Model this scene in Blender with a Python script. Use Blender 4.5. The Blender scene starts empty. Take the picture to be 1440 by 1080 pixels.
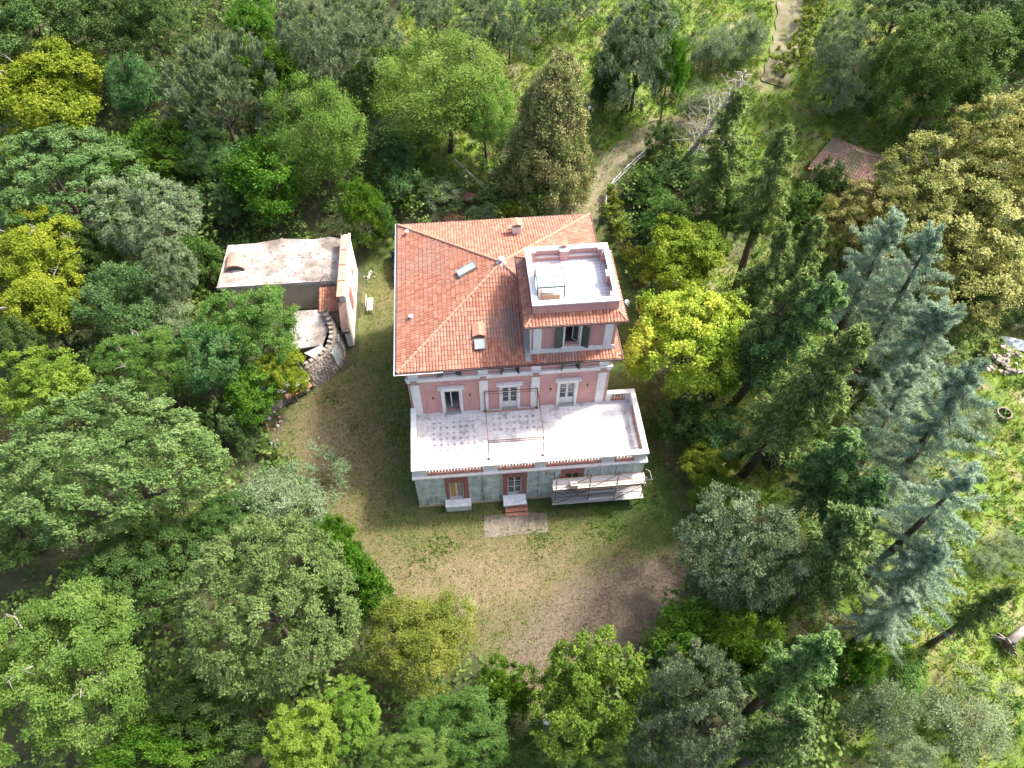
import bpy, math, random
import numpy as np
from mathutils import Vector, Matrix
rad = math.radians
S = bpy.context.scene
# ------------------------------------------------------------------ camera, sky, sun, exposure
CAM = np.array([4.493, -25.632, 48.6]); PITCH = rad(53.19); YAW = rad(-4.956); F = 1043.4
FW = np.array([-math.sin(YAW)*math.cos(PITCH), math.cos(YAW)*math.cos(PITCH), -math.sin(PITCH)])
RT = np.array([math.cos(YAW), math.sin(YAW), 0.0]); UP = np.cross(RT, FW)
cd = bpy.data.cameras.new('camera'); cam = bpy.data.objects.new('camera', cd); S.collection.objects.link(cam)
cam.location = CAM; cam.rotation_euler = (math.pi/2-PITCH, 0, YAW)
cd.sensor_width = 36; cd.lens = F/1440*36; cd.clip_end = 8000; cd.clip_start = .5
S.camera = cam
SUN_AZ = rad(21); SUN_EL = rad(50)
W = bpy.data.worlds.new('World'); S.world = W; W.use_nodes = True
wn = W.node_tree.nodes; wl = W.node_tree.links
sky = wn.new('ShaderNodeTexSky'); sky.sky_type = 'NISHITA'; sky.sun_disc = False
sky.sun_elevation = SUN_EL; sky.sun_rotation = math.pi/2-SUN_AZ; sky.dust_density = 5; sky.ozone_density = .4; sky.air_density = .8
wl.new(sky.outputs[0], wn['Background'].inputs[0]); wn['Background'].inputs[1].default_value = .15
sd = bpy.data.lights.new('sun', 'SUN'); sd.energy = 2.7; sd.angle = rad(7); sd.color = (1, .95, .86)
sun = bpy.data.objects.new('sun', sd); S.collection.objects.link(sun)
sdir = Vector((math.cos(SUN_AZ)*math.cos(SUN_EL), math.sin(SUN_AZ)*math.cos(SUN_EL), math.sin(SUN_EL)))
sun.rotation_euler = sdir.to_track_quat('Z', 'Y').to_euler()
vs = S.view_settings; vs.view_transform = 'Standard'; vs.look = 'None'; vs.exposure = 1.62; vs.gamma = 1; vs.use_curve_mapping = False
C = S.collection
rng = np.random.default_rng(7); random.seed(5)

# ------------------------------------------------------------------ terrain
def sst(a, b, x):
    t = np.clip((np.asarray(x, float)-a)/(b-a), 0, 1); return t*t*(3-2*t)
def terrain(x, y):
    x = np.asarray(x, float); y = np.asarray(y, float)
    z = .20*np.clip(y-27, 0, 60)*sst(25, 36, y)
    z = z - .13*np.clip(x-22, 0, 45)*(1-sst(26, 48, y))
    z = z - .16*np.clip(-y-13, 0, 40)*sst(-12, -20, y)
    out = sst(14, 24, np.hypot((x-5), (y-6)*.9))
    z = z + out*(.28*np.sin(x*.31+1.3)*np.cos(y*.27+.4)+.16*np.sin(x*.83+y*.61))
    far = np.hypot(x, y)
    return z*(1-sst(260, 700, far)*.6)
def ray(u, v):
    d = FW+RT*(u-720)/F-UP*(v-540)/F; return d
def at(u, v, h=0.0):
    "the point of the place that lies h above the terrain under photo pixel (u, v)"
    d = ray(u, v); t = (h-CAM[2])/d[2]
    for _ in range(14):
        p = CAM+d*t; t = (float(terrain(p[0], p[1]))+h-CAM[2])/d[2]
    return CAM+d*t

# ------------------------------------------------------------------ helpers
def tag(o, label=None, cat=None, group=None, kind=None):
    if label: o['label'] = label
    if cat: o['category'] = cat
    if group: o['group'] = group
    if kind: o['kind'] = kind
    return o
def empty(name, loc=(0, 0, 0), rz=0, **k):
    o = bpy.data.objects.new(name, None); o.location = loc; o.rotation_euler = (0, 0, rz); o.empty_display_size = .3
    C.objects.link(o); return tag(o, **k)
class MB:
    def __init__(s): s.v = []; s.f = []
    def add(s, vs_, fs):
        n = len(s.v); s.v += [tuple(map(float, p)) for p in vs_]; s.f += [tuple(i+n for i in f) for f in fs]; return s
    def box(s, x0, x1, y0, y1, z0, z1):
        return s.add([(x0, y0, z0), (x1, y0, z0), (x1, y1, z0), (x0, y1, z0), (x0, y0, z1), (x1, y0, z1), (x1, y1, z1), (x0, y1, z1)],
                     [(0, 3, 2, 1), (4, 5, 6, 7), (0, 1, 5, 4), (1, 2, 6, 5), (2, 3, 7, 6), (3, 0, 4, 7)])
    def slab(s, pts, t):
        "polygon (top, counter-clockwise) with thickness t downwards"
        n = len(pts); up = [tuple(p) for p in pts]; dn = [(p[0], p[1], p[2]-t) for p in pts]
        return s.add(up+dn, [tuple(range(n)), tuple(range(2*n-1, n-1, -1))]+[(i, i+n, (i+1) % n+n, (i+1) % n) for i in range(n)])
    def bar(s, a, b, w, h=None):
        a = Vector(a); b = Vector(b); d = (b-a).normalized(); h = h or w
        r = Vector((0, 0, 1)) if abs(d.z) < .95 else Vector((1, 0, 0))
        x = d.cross(r).normalized(); y = x.cross(d).normalized()
        q = [x*w/2+y*h/2, -x*w/2+y*h/2, -x*w/2-y*h/2, x*w/2-y*h/2]
        return s.add([a+k for k in q]+[b+k for k in q], [(0, 1, 2, 3), (7, 6, 5, 4), (0, 4, 5, 1), (1, 5, 6, 2), (2, 6, 7, 3), (3, 7, 4, 0)])
    def tube(s, pts, rs, n=7, cap=True):
        pts = [Vector(p) for p in pts]; base = len(s.v); m = len(pts); ref = None
        for i, p in enumerate(pts):
            d = (pts[min(i+1, m-1)]-pts[max(i-1, 0)]).normalized()
            if ref is None: ref = Vector((1, 0, 0)) if abs(d.x) < .8 else Vector((0, 1, 0))
            x = (ref-d*ref.dot(d)).normalized(); y = d.cross(x); ref = x
            r = rs[i] if hasattr(rs, '__len__') else rs
            for k in range(n):
                a = 2*math.pi*k/n; s.v.append(tuple(p+x*(r*math.cos(a))+y*(r*math.sin(a))))
        for i in range(m-1):
            for k in range(n):
                s.f.append((base+i*n+k, base+i*n+(k+1) % n, base+(i+1)*n+(k+1) % n, base+(i+1)*n+k))
        if cap: s.f.append(tuple(base+(m-1)*n+k for k in range(n))); s.f.append(tuple(base+k for k in reversed(range(n))))
        return s
    def lathe(s, c, prof, n=12):
        return s.tube([(c[0], c[1], c[2]+z) for z, r in prof], [r for z, r in prof], n)
    def mesh(s, name):
        me = bpy.data.meshes.new(name); me.from_pydata(s.v, [], s.f); me.update(); return me
    def build(s, name, mat, parent=None, smooth=False, **k):
        me = s.mesh(name); me.materials.append(mat)
        if smooth: me.polygons.foreach_set('use_smooth', [True]*len(me.polygons))
        return link(name, me, parent, **k)
def link(name, me, parent=None, **k):
    o = bpy.data.objects.new(name, me); C.objects.link(o)
    if parent: o.parent = parent
    return tag(o, **k)
def bevel(o, w=.02, n=1):
    m = o.modifiers.new('bevel', 'BEVEL'); m.width = w; m.segments = n; m.limit_method = 'ANGLE'; return o

# ------------------------------------------------------------------ materials
def newmat(name):
    m = bpy.data.materials.new(name); m.use_nodes = True; nt = m.node_tree
    return m, nt.nodes, nt.links, nt.nodes['Principled BSDF']
def ramp(n, cols, pos=None):
    r = n.new('ShaderNodeValToRGB'); e = r.color_ramp.elements
    pos = pos or [i/(len(cols)-1) for i in range(len(cols))]
    while len(e) < len(cols): e.new(.5)
    for i, (c, p) in enumerate(zip(cols, pos)): e[i].position = p; e[i].color = (*c, 1)
    return r
def noise(n, l, scale, detail=5, rough=.6, vec=None, dist=0, stretch=None):
    if vec is None:
        g = n.new('ShaderNodeNewGeometry'); vec = g.outputs['Position']
    if stretch:
        mp = n.new('ShaderNodeMapping'); mp.inputs['Scale'].default_value = stretch; l.new(vec, mp.inputs[0]); vec = mp.outputs[0]
    t = n.new('ShaderNodeTexNoise'); t.inputs['Scale'].default_value = scale; t.inputs['Detail'].default_value = detail
    t.inputs['Roughness'].default_value = rough; t.inputs['Distortion'].default_value = dist; l.new(vec, t.inputs['Vector']); return t
def mixc(n, l, f, a, b, mode='MIX'):
    m = n.new('ShaderNodeMix'); m.data_type = 'RGBA'; m.blend_type = mode
    for sock, val in ((m.inputs[0], f), (m.inputs[6], a), (m.inputs[7], b)):
        if hasattr(val, 'is_linked'): l.new(val, sock)
        elif isinstance(val, tuple): sock.default_value = (*val, 1)
        else: sock.default_value = val
    return m.outputs[2]
def bump(n, l, b, h, s=.3, d=.02):
    bp = n.new('ShaderNodeBump'); bp.inputs['Strength'].default_value = s; bp.inputs['Distance'].default_value = d
    l.new(h, bp.inputs['Height']); l.new(bp.outputs[0], b.inputs['Normal'])
def simple(name, cols, scale=2.0, rough=.8, pos=None, stain=None, metal=0, bs=.2, stretch=None, fine=None):
    m, n, l, b = newmat(name); t = noise(n, l, scale, 6, .62, stretch=stretch)
    r = ramp(n, cols, pos or ([.32+.36*i/(len(cols)-1) for i in range(len(cols))] if len(cols) > 1 else [0]))
    l.new(t.outputs[0], r.inputs[0]); out = r.outputs[0]
    if stain:
        c, sc, lo, hi, st = stain
        t2 = noise(n, l, sc, 8, .7, stretch=st); r2 = ramp(n, [(0, 0, 0), (1, 1, 1)], [lo, hi]); l.new(t2.outputs[0], r2.inputs[0])
        out = mixc(n, l, r2.outputs[0], out, c)
    l.new(out, b.inputs['Base Color']); b.inputs['Roughness'].default_value = rough; b.inputs['Metallic'].default_value = metal
    t3 = noise(n, l, fine or scale*9, 4); bump(n, l, b, t3.outputs[0], bs, .02); return m
def tiles_mat(name, cols, cell, grout, scale=.7, stain=None):
    m, n, l, b = newmat(name); g = n.new('ShaderNodeNewGeometry')
    br = n.new('ShaderNodeTexBrick'); br.offset = 0; br.inputs['Scale'].default_value = 1
    br.inputs['Brick Width'].default_value = cell; br.inputs['Row Height'].default_value = cell; br.inputs['Mortar Size'].default_value = .018
    l.new(g.outputs['Position'], br.inputs['Vector'])
    t = noise(n, l, scale, 7, .65); r = ramp(n, cols, [.35+.3*i/(len(cols)-1) for i in range(len(cols))]); l.new(t.outputs[0], r.inputs[0])
    out = mixc(n, l, br.outputs['Fac'], r.outputs[0], grout)
    if stain:
        for c, sc, lo, hi in stain:
            t2 = noise(n, l, sc, 9, .75, dist=.4); r2 = ramp(n, [(0, 0, 0), (1, 1, 1)], [lo, hi]); l.new(t2.outputs[0], r2.inputs[0])
            out = mixc(n, l, r2.outputs[0], out, c)
    l.new(out, b.inputs['Base Color']); b.inputs['Roughness'].default_value = .75; return m
M = {}
M['pink'] = simple('pink_plaster', [(.46, .240, .215), (.53, .300, .268)], .8, .85, stain=((.33, .19, .165), 1.5, .54, .78, (1.6, 1.6, .22)))
M['trim'] = simple('white_trim_paint', [(.60, .58, .56), (.72, .71, .69)], 1.5, .7, stain=((.36, .33, .30), 2.4, .54, .80, (1.3, 1.3, .35)))
M['blue'] = simple('pale_blue_green_plaster', [(.27, .33, .32), (.46, .52, .51), (.62, .65, .63)], 1.6, .85, stain=((.26, .22, .17), 1.6, .53, .66, (1.6, 1.6, .3)))
M['brown'] = simple('red_brown_surround', [(.24, .085, .07), (.33, .13, .11)], 3, .8, stain=((.45, .30, .24), 2.5, .6, .75, None))
M['ochre'] = simple('ochre_boards', [(.42, .23, .06), (.55, .34, .12)], 3, .6, stretch=(6, 6, .4))
M['terra'] = simple('terracotta', [(.34, .12, .07), (.52, .24, .15)], 4, .8)
M['balus'] = simple('terracotta_sunlit_tones', [(.40, .17, .11), (.62, .42, .33), (.78, .68, .60)], 4.5, .8, pos=[.36, .5, .62])  # pale tones painted into the terracotta stand in for sunlit baluster tops
M['green'] = simple('dark_green_shutter_paint', [(.020, .045, .04), (.035, .065, .055)], 5, .5)
M['glass'] = None
m, n, l, b = newmat('window_glass'); b.inputs['Base Color'].default_value = (.03, .05, .055, 1); b.inputs['Roughness'].default_value = .06; b.inputs['Specular IOR Level'].default_value = .9; M['glass'] = m
m, n, l, b = newmat('milky_glass'); b.inputs['Base Color'].default_value = (.30, .44, .42, 1); b.inputs['Roughness'].default_value = .12; M['milk'] = m
M['grey'] = simple('grey_metal', [(.20, .22, .23), (.34, .36, .37)], 4, .45, metal=.6)
M['gutter'] = simple('brown_gutter_metal', [(.06, .035, .035), (.10, .06, .055)], 4, .45, metal=.3)
M['rust'] = simple('rusty_iron', [(.10, .05, .035), (.19, .10, .07)], 8, .7, metal=.3)
M['iron'] = simple('dark_painted_steel', [(.05, .065, .07), (.10, .12, .125)], 4, .5)
M['zinc'] = simple('light_zinc', [(.52, .53, .54), (.70, .71, .72)], 4, .4, metal=.3)
M['wood'] = simple('weathered_wood', [(.30, .26, .22), (.62, .58, .53)], 3, .85, stretch=(.4, 5, 5))
M['plank'] = simple('bleached_scaffold_board', [(.50, .46, .42), (.74, .71, .68)], 2.5, .85, stretch=(.4, 6, 6))
M['greyplank'] = simple('grey_scaffold_board', [(.20, .21, .21), (.38, .37, .34)], 2.5, .85, stretch=(.4, 6, 6))
M['concrete'] = simple('old_concrete', [(.13, .105, .08), (.22, .19, .155)], .9, .9, stain=((.19, .15, .11), 1.6, .52, .7, None))
M['marble'] = simple('chipped_marble', [(.50, .54, .60), (.76, .76, .74)], 3, .5)
M['brick'] = simple('old_brick', [(.30, .12, .08), (.42, .22, .16)], 6, .9)
M['beige'] = simple('beige_render', [(.56, .42, .28), (.68, .54, .40)], .9, .9, stain=((.22, .17, .13), 1.2, .57, .8, (1, 1, .25)))
M['cream'] = simple('cream_render', [(.74, .66, .54), (.86, .80, .70)], 1, .85, stain=((.40, .28, .22), 1.0, .62, .8, (1, 1, .5)))
M['screed'] = simple('lichen_spotted_roof_screed', [(.15, .125, .11), (.27, .24, .215), (.46, .43, .41)], .3, .85, pos=[.38, .48, .6], stain=((.10, .08, .07), 3.2, .54, .62, None))
M['stone'] = simple('rubble_stone', [(.15, .12, .10), (.27, .23, .19), (.40, .35, .30)], 1.4, .95, bs=.6)
M['coping'] = simple('pinkish_tiled_coping', [(.30, .18, .14), (.44, .28, .22)], 3, .85)
M['dark'] = simple('dark_interior', [(.05, .045, .04), (.09, .08, .07)], 3, .9)
M['room'] = simple('room_wall', [(.30, .24, .17), (.42, .34, .24)], 1, .9)
M['bark'] = simple('tree_bark', [(.055, .04, .03), (.13, .10, .075)], 3, .95, bs=.6, stretch=(1, 1, .3))
M['palebark'] = simple('pale_bark', [(.22, .19, .16), (.40, .36, .31)], 4, .9, stretch=(1, 1, .3))
M['twig'] = simple('grey_dead_twig', [(.20, .18, .15), (.34, .31, .27)], 4, .9)
M['black'] = simple('black_rubber', [(.015, .015, .015), (.03, .03, .03)], 3, .7)
m, n, l, b = newmat('navy_car_paint'); b.inputs['Base Color'].default_value = (.006, .008, .018, 1); b.inputs['Roughness'].default_value = .22; b.inputs['Coat Weight'].default_value = .7; M['car'] = m
m, n, l, b = newmat('headlight_glass'); b.inputs['Base Color'].default_value = (.75, .8, .82, 1); b.inputs['Roughness'].default_value = .15; M['lamp'] = m
M['tarp'] = simple('blue_grey_tarp', [(.16, .20, .23), (.36, .42, .45)], 1.5, .5)
# roof tiles: colour from a per-tile value, with grey weathering patches of their own
def rooftile(name, cols, grey=(.22, .17, .15), gl=.56, gh=.72, patch=None):
    m, n, l, b = newmat(name); a = n.new('ShaderNodeAttribute'); a.attribute_name = 'v'
    r = ramp(n, cols); l.new(a.outputs['Fac'], r.inputs[0])
    t = noise(n, l, .33, 5, .6, dist=.3); r2 = ramp(n, [(0, 0, 0), (.75, .75, .75)], [gl, gh]); l.new(t.outputs[0], r2.inputs[0])
    out = mixc(n, l, r2.outputs[0], r.outputs[0], grey)
    t4 = noise(n, l, 9, 4, .7); r4 = ramp(n, [(0, 0, 0), (.5, .5, .5)], [.5, .75]); l.new(t4.outputs[0], r4.inputs[0]); out = mixc(n, l, r4.outputs[0], out, (.46, .27, .19))
    if patch:      # a long darker grey-brown patch left of the tower
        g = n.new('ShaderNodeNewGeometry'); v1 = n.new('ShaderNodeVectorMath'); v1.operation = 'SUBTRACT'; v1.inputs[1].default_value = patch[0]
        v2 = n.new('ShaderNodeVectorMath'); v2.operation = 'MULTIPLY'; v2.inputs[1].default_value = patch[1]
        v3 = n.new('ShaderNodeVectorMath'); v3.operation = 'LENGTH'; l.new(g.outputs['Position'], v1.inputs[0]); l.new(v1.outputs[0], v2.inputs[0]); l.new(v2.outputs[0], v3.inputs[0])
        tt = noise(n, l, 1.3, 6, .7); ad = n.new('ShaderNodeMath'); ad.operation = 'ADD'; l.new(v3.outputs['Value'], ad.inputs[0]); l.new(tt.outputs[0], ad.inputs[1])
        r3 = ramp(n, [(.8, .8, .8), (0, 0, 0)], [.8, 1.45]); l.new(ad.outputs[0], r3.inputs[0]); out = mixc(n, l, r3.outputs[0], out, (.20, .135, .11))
    l.new(out, b.inputs['Base Color']); b.inputs['Roughness'].default_value = .8; return m
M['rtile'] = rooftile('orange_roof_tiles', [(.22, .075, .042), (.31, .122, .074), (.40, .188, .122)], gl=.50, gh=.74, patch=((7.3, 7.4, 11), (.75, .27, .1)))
M['otile'] = rooftile('mossy_old_tiles', [(.13, .075, .06), (.21, .115, .095), (.29, .17, .14)], grey=(.075, .10, .035), gl=.42, gh=.6)
M['ridge'] = simple('orange_ridge_tile', [(.32, .145, .09), (.43, .23, .15)], 5, .8)
M['floor'] = tiles_mat('white_terrace_tiles', [(.48, .48, .48), (.62, .61, .61), (.70, .69, .69)], .33, (.50, .49, .48), .5,
                       [((.20, .19, .20), 1.3, .50, .70), ((.70, .60, .58), .4, .55, .8)])
M['tfloor'] = tiles_mat('grey_white_tower_tiles', [(.50, .50, .52), (.66, .66, .67)], .3, (.34, .34, .37), .8)
def starfloor():
    m = M['floor'].copy(); m.name = 'patterned_terrace_tiles'; n = m.node_tree.nodes; l = m.node_tree.links; b = n['Principled BSDF']
    prev = b.inputs['Base Color'].links[0].from_socket
    g = n.new('ShaderNodeNewGeometry'); v = n.new('ShaderNodeTexVoronoi'); v.inputs['Scale'].default_value = 2.1; v.inputs['Randomness'].default_value = .12
    l.new(g.outputs['Position'], v.inputs['Vector']); r = ramp(n, [(.75, .75, .75), (0, 0, 0)], [.24, .40]); l.new(v.outputs['Distance'], r.inputs[0])
    t = noise(n, l, .9, 4); r2 = ramp(n, [(0, 0, 0), (1, 1, 1)], [.30, .45]); l.new(t.outputs[0], r2.inputs[0])
    f = n.new('ShaderNodeMath'); f.operation = 'MULTIPLY'; l.new(r.outputs[0], f.inputs[0]); l.new(r2.outputs[0], f.inputs[1])
    l.new(mixc(n, l, f.outputs[0], prev, (.12, .11, .14)), b.inputs['Base Color']); return m
M['star'] = starfloor()

LEAF = {}
def leafmat(key, cols, trans=.30, rough=.55, vary=.14, hue=0.014):
    m, n, l, b = newmat('leaves_'+key); a = n.new('ShaderNodeAttribute'); a.attribute_name = 'v'
    r = ramp(n, cols); tn = noise(n, l, .55, 3, .5); mn = n.new('ShaderNodeMath'); mn.operation = 'MULTIPLY_ADD'; mn.inputs[1].default_value = .75; mn.inputs[2].default_value = -.375
    l.new(tn.outputs[0], mn.inputs[0]); ma = n.new('ShaderNodeMath'); ma.operation = 'ADD'; l.new(a.outputs['Fac'], ma.inputs[0]); l.new(mn.outputs[0], ma.inputs[1]); l.new(ma.outputs[0], r.inputs[0])
    oi = n.new('ShaderNodeObjectInfo'); h = n.new('ShaderNodeHueSaturation'); l.new(r.outputs[0], h.inputs['Color'])
    mr = n.new('ShaderNodeMapRange'); mr.inputs['To Min'].default_value = 1-vary; mr.inputs['To Max'].default_value = 1+vary; l.new(oi.outputs['Random'], mr.inputs['Value']); l.new(mr.outputs[0], h.inputs['Value'])
    m2 = n.new('ShaderNodeMath'); m2.operation = 'MULTIPLY'; m2.inputs[1].default_value = 7.31; l.new(oi.outputs['Random'], m2.inputs[0])
    m3 = n.new('ShaderNodeMath'); m3.operation = 'FRACT'; l.new(m2.outputs[0], m3.inputs[0])
    mr2 = n.new('ShaderNodeMapRange'); mr2.inputs['To Min'].default_value = .5-hue; mr2.inputs['To Max'].default_value = .5+hue; l.new(m3.outputs[0], mr2.inputs['Value']); l.new(mr2.outputs[0], h.inputs['Hue'])
    l.new(h.outputs[0], b.inputs['Base Color']); b.inputs['Roughness'].default_value = rough; b.inputs['Specular IOR Level'].default_value = .18
    if trans:
        tr = n.new('ShaderNodeBsdfTranslucent'); l.new(h.outputs[0], tr.inputs['Color']); mx = n.new('ShaderNodeMixShader'); mx.inputs[0].default_value = trans
        l.new(b.outputs[0], mx.inputs[1]); l.new(tr.outputs[0], mx.inputs[2]); l.new(mx.outputs[0], n['Material Output'].inputs['Surface'])
    LEAF[key] = m
leafmat('holm', [(.042, .090, .020), (.112, .192, .052), (.232, .325, .115)], .2, .65)
leafmat('green', [(.038, .090, .013), (.088, .175, .028), (.185, .285, .070)], .34)
leafmat('deep', [(.026, .062, .012), (.060, .118, .024), (.130, .200, .055)], .24)
leafmat('laurel', [(.034, .098, .008), (.080, .180, .013), (.190, .290, .034)], .34, .55)
leafmat('olive', [(.080, .125, .050), (.165, .230, .105), (.300, .365, .205)], .18, .65)
leafmat('silver', [(.060, .096, .036), (.158, .212, .098), (.345, .400, .235)], .15, .65)
leafmat('locust', [(.072, .148, .020), (.155, .270, .042), (.270, .370, .088)], .42)
leafmat('teal', [(.036, .098, .026), (.088, .180, .052), (.185, .290, .105)], .32)
leafmat('ygreen', [(.090, .145, .010), (.205, .275, .020), (.390, .425, .045)], .42)
leafmat('lime', [(.065, .135, .014), (.145, .250, .028), (.280, .375, .065)], .4)
leafmat('yellow', [(.12, .25, .020), (.33, .45, .045), (.72, .72, .12)], .45)
leafmat('autumn', [(.082, .125, .034), (.200, .245, .080), (.450, .380, .180)], .28)
leafmat('plane', [(.100, .120, .022), (.260, .270, .062), (.520, .490, .200)], .32)
leafmat('fir', [(.070, .118, .026), (.175, .240, .062), (.335, .395, .130)], .25, .7)
leafmat('mustard', [(.095, .130, .016), (.195, .230, .034), (.360, .360, .080)], .4)
leafmat('firlight', [(.065, .130, .030), (.145, .250, .070), (.275, .385, .145)], .28, .7)
leafmat('cedar', [(.125, .185, .105), (.250, .345, .220), (.420, .510, .360)], .18, .7)
leafmat('ivy', [(.070, .130, .012), (.170, .240, .024), (.350, .360, .048)], .3)
leafmat('grass', [(.060, .130, .011), (.150, .235, .020), (.300, .330, .075)], .35, vary=.05)
leafmat('dry', [(.12, .088, .045), (.20, .155, .09), (.31, .25, .17)], .2, vary=.05)
leafmat('under', [(.042, .085, .016), (.105, .170, .032), (.220, .280, .075)], .3, vary=.05)

# ------------------------------------------------------------------ foliage meshes
def unit(a): return a/np.maximum(np.linalg.norm(a, axis=-1, keepdims=True), 1e-9)
def leaves(name, c, u, nrm, L, Wd, v, mat):
    "one mesh of small folded leaf blades; c centres, u long axis, nrm facing"
    N = len(c); u = unit(u); s = unit(np.cross(nrm, u)); nn = np.cross(u, s)
    L = np.broadcast_to(L, N)[:, None]*.5; Wd = np.broadcast_to(Wd, N)[:, None]*.5
    V = np.stack([c-u*L, c+s*Wd+nn*Wd*.35-u*L*.1, c+u*L, c-s*Wd+nn*Wd*.35-u*L*.1], 1).reshape(-1, 3).astype(np.float32)
    me = bpy.data.meshes.new(name); me.vertices.add(4*N); me.vertices.foreach_set('co', V.ravel())
    me.loops.add(4*N); me.loops.foreach_set('vertex_index', np.arange(4*N, dtype=np.int32))
    me.polygons.add(N); me.polygons.foreach_set('loop_start', np.arange(0, 4*N, 4, dtype=np.int32))
    at_ = me.attributes.new('v', 'FLOAT', 'FACE'); at_.data.foreach_set('value', np.clip(v, 0, 1).astype(np.float32))
    me.materials.append(mat); me.update(calc_edges=True); return me
def rdir(n): return unit(rng.normal(size=(n, 3)))
def clump_leaves(cc, cd_, cr, ntw, nlf, spiky, upb, L, Wd, spread=.9, jit=.2, cv=None):
    K = len(cc); cr = np.broadcast_to(cr, K)
    t = unit(rdir(K*ntw).reshape(K, ntw, 3)*spread+cd_[:, None, :]*.8+np.array([0, 0, upb])).reshape(-1, 3)
    tc = np.repeat(cc, ntw, 0); tr_ = np.repeat(cr, ntw)*rng.uniform(.65, 1.15, K*ntw)
    tv = np.repeat(rng.random(K) if cv is None else cv, ntw)*.35+rng.random(K*ntw)*.30
    T = np.repeat(t, nlf, 0); R_ = np.repeat(tr_, nlf)[:, None]; n = len(T)
    s = rng.uniform(.25, 1.0, (n, 1))**.7
    p = np.repeat(tc, nlf, 0)+T*R_*s+rng.normal(size=(n, 3))*R_*jit*(1.05-.45*s*spiky)
    u = T*spiky*1.6+rdir(n); nr = rdir(n)*.62+np.array([0, 0, .5])+T*(.45-.2*spiky)+np.repeat(np.repeat(unit(cd_+1e-6), ntw, 0), nlf, 0)*.5
    v = np.repeat(tv, nlf)+rng.random(n)*.35
    sz = rng.uniform(.7, 1.3, n); return p, u, nr, L*sz, Wd*sz, v
def crown(name, mat, seed, K=90, ntw=12, nlf=22, cr=.22, L=.05, Wd=.028, spiky=.3, upb=.3, shape='round', lump=.16, inner=.25, flat=1.0, jit=.2, low=-.55, spread=.9, rv=.15):
    global rng
    rng = np.random.default_rng(seed)
    i = np.arange(K)+.5; z = 1-(1-low)*i/K; ph = i*2.39996+rng.random()*6; rr = np.sqrt(np.maximum(1-z*z, 0))
    d = np.stack([rr*np.cos(ph), rr*np.sin(ph), z], 1); d = unit(d+rng.normal(size=(K, 3))*.12)
    ks = rng.normal(size=(5, 3))*1.7; pp = rng.random(5)*6.28
    rad_ = 1+lump*sum(np.sin(d@k+p_) for k, p_ in zip(ks, pp))/1.6+rng.uniform(-rv, .07, K)
    if shape == 'cone':
        zz = (d[:, 2]+1)/2; rad_ = rad_*1.0; d2 = d.copy(); w = np.clip(1.12-zz, .07, 1)**.75; ln = np.hypot(d[:, 0], d[:, 1])+1e-6
        d2[:, 0] *= w/ln*np.minimum(1, ln*1.9); d2[:, 1] *= w/ln*np.minimum(1, ln*1.9); c = d2*rad_[:, None]; c[:, :2] *= (1-cr*.6)
    else:
        c = d*(rad_-cr*.75)[:, None]
    ki = int(K*inner); c = np.concatenate([c, c[rng.integers(0, K, ki)]*rng.uniform(.35, .75, (ki, 1))]); dd = np.concatenate([d, rdir(ki)])
    crs = cr*rng.uniform(.7, 1.3, len(c)); crs[K:] *= 1.2
    p, u, nr, l_, w_, v = clump_leaves(c, dd, crs, ntw, nlf, spiky, upb, L, Wd, spread, jit)
    p[:, 2] *= flat
    return leaves(name, p, u, nr, l_, w_, v, LEAF[mat])
def conifer(name, mat, seed, R=.2, nb=130, z0=.12, ns=22, nl=7, L=.020, Wd=.007, el0=-.15, el1=.7, droop=.5, wisp=.22, power=.85, curl=0., gap=0., hang=.012, tp=.6):
    global rng
    rng = np.random.default_rng(seed); P, U, N_, Ls, V = [], [], [], [], []
    for k in range(nb):
        f = ((k+.5)/nb)**.9; zb = z0+(1-z0)*f*.985; a = k*2.39996+rng.normal()*.2
        if rng.random() < gap: continue
        ln = R*max(1-f, .03)**power*rng.uniform(.45, 1.25)*(1 if f > .12 else .8)
        el = el0+(el1-el0)*f+rng.normal()*.12; s = np.linspace(.1, 1, ns)+rng.normal(size=ns)*.02
        h = np.array([math.cos(a), math.sin(a), 0]); side = np.array([-math.sin(a), math.cos(a), 0])
        x = ln*s*math.cos(el); z = zb+ln*s*math.sin(el)-droop*ln*s**2*.5+curl*ln*s**4
        base = h*x[:, None]; base[:, 2] = z
        for sg in (-1, 1):
            tl = (ln*wisp*(1.08-s)**tp+.006)*rng.uniform(.6, 1.3, ns); q = np.linspace(.08, 1, nl)
            dirv = unit(side*sg+h*.75+rng.normal(size=(ns, 3))*.25+np.array([0, 0, -.12]))
            pts = base[:, None, :]+dirv[:, None, :]*(tl[:, None]*q)[:, :, None]; pts = pts+rng.normal(size=pts.shape)*L*.25
            pts[:, :, 2] -= (q**2)[None, :]*tl[:, None]*.35
            pts[:, :, 2] -= rng.random(pts.shape[:2])*hang
            P.append(pts.reshape(-1, 3)); n = ns*nl
            U.append((np.repeat(dirv, nl, 0)+rng.normal(size=(n, 3))*.55)); N_.append(rng.normal(size=(n, 3))*.55+np.array([0, 0, 1.0]))
            Ls.append(rng.uniform(.7, 1.3, n)); V.append(.25*rng.random()+np.repeat(rng.random(ns)*.3, nl)+rng.random(n)*.45)
    P = np.concatenate(P); Ls = np.concatenate(Ls)
    return leaves(name, P, np.concatenate(U), np.concatenate(N_), L*Ls, Wd*Ls, np.concatenate(V), LEAF[mat])
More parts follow.
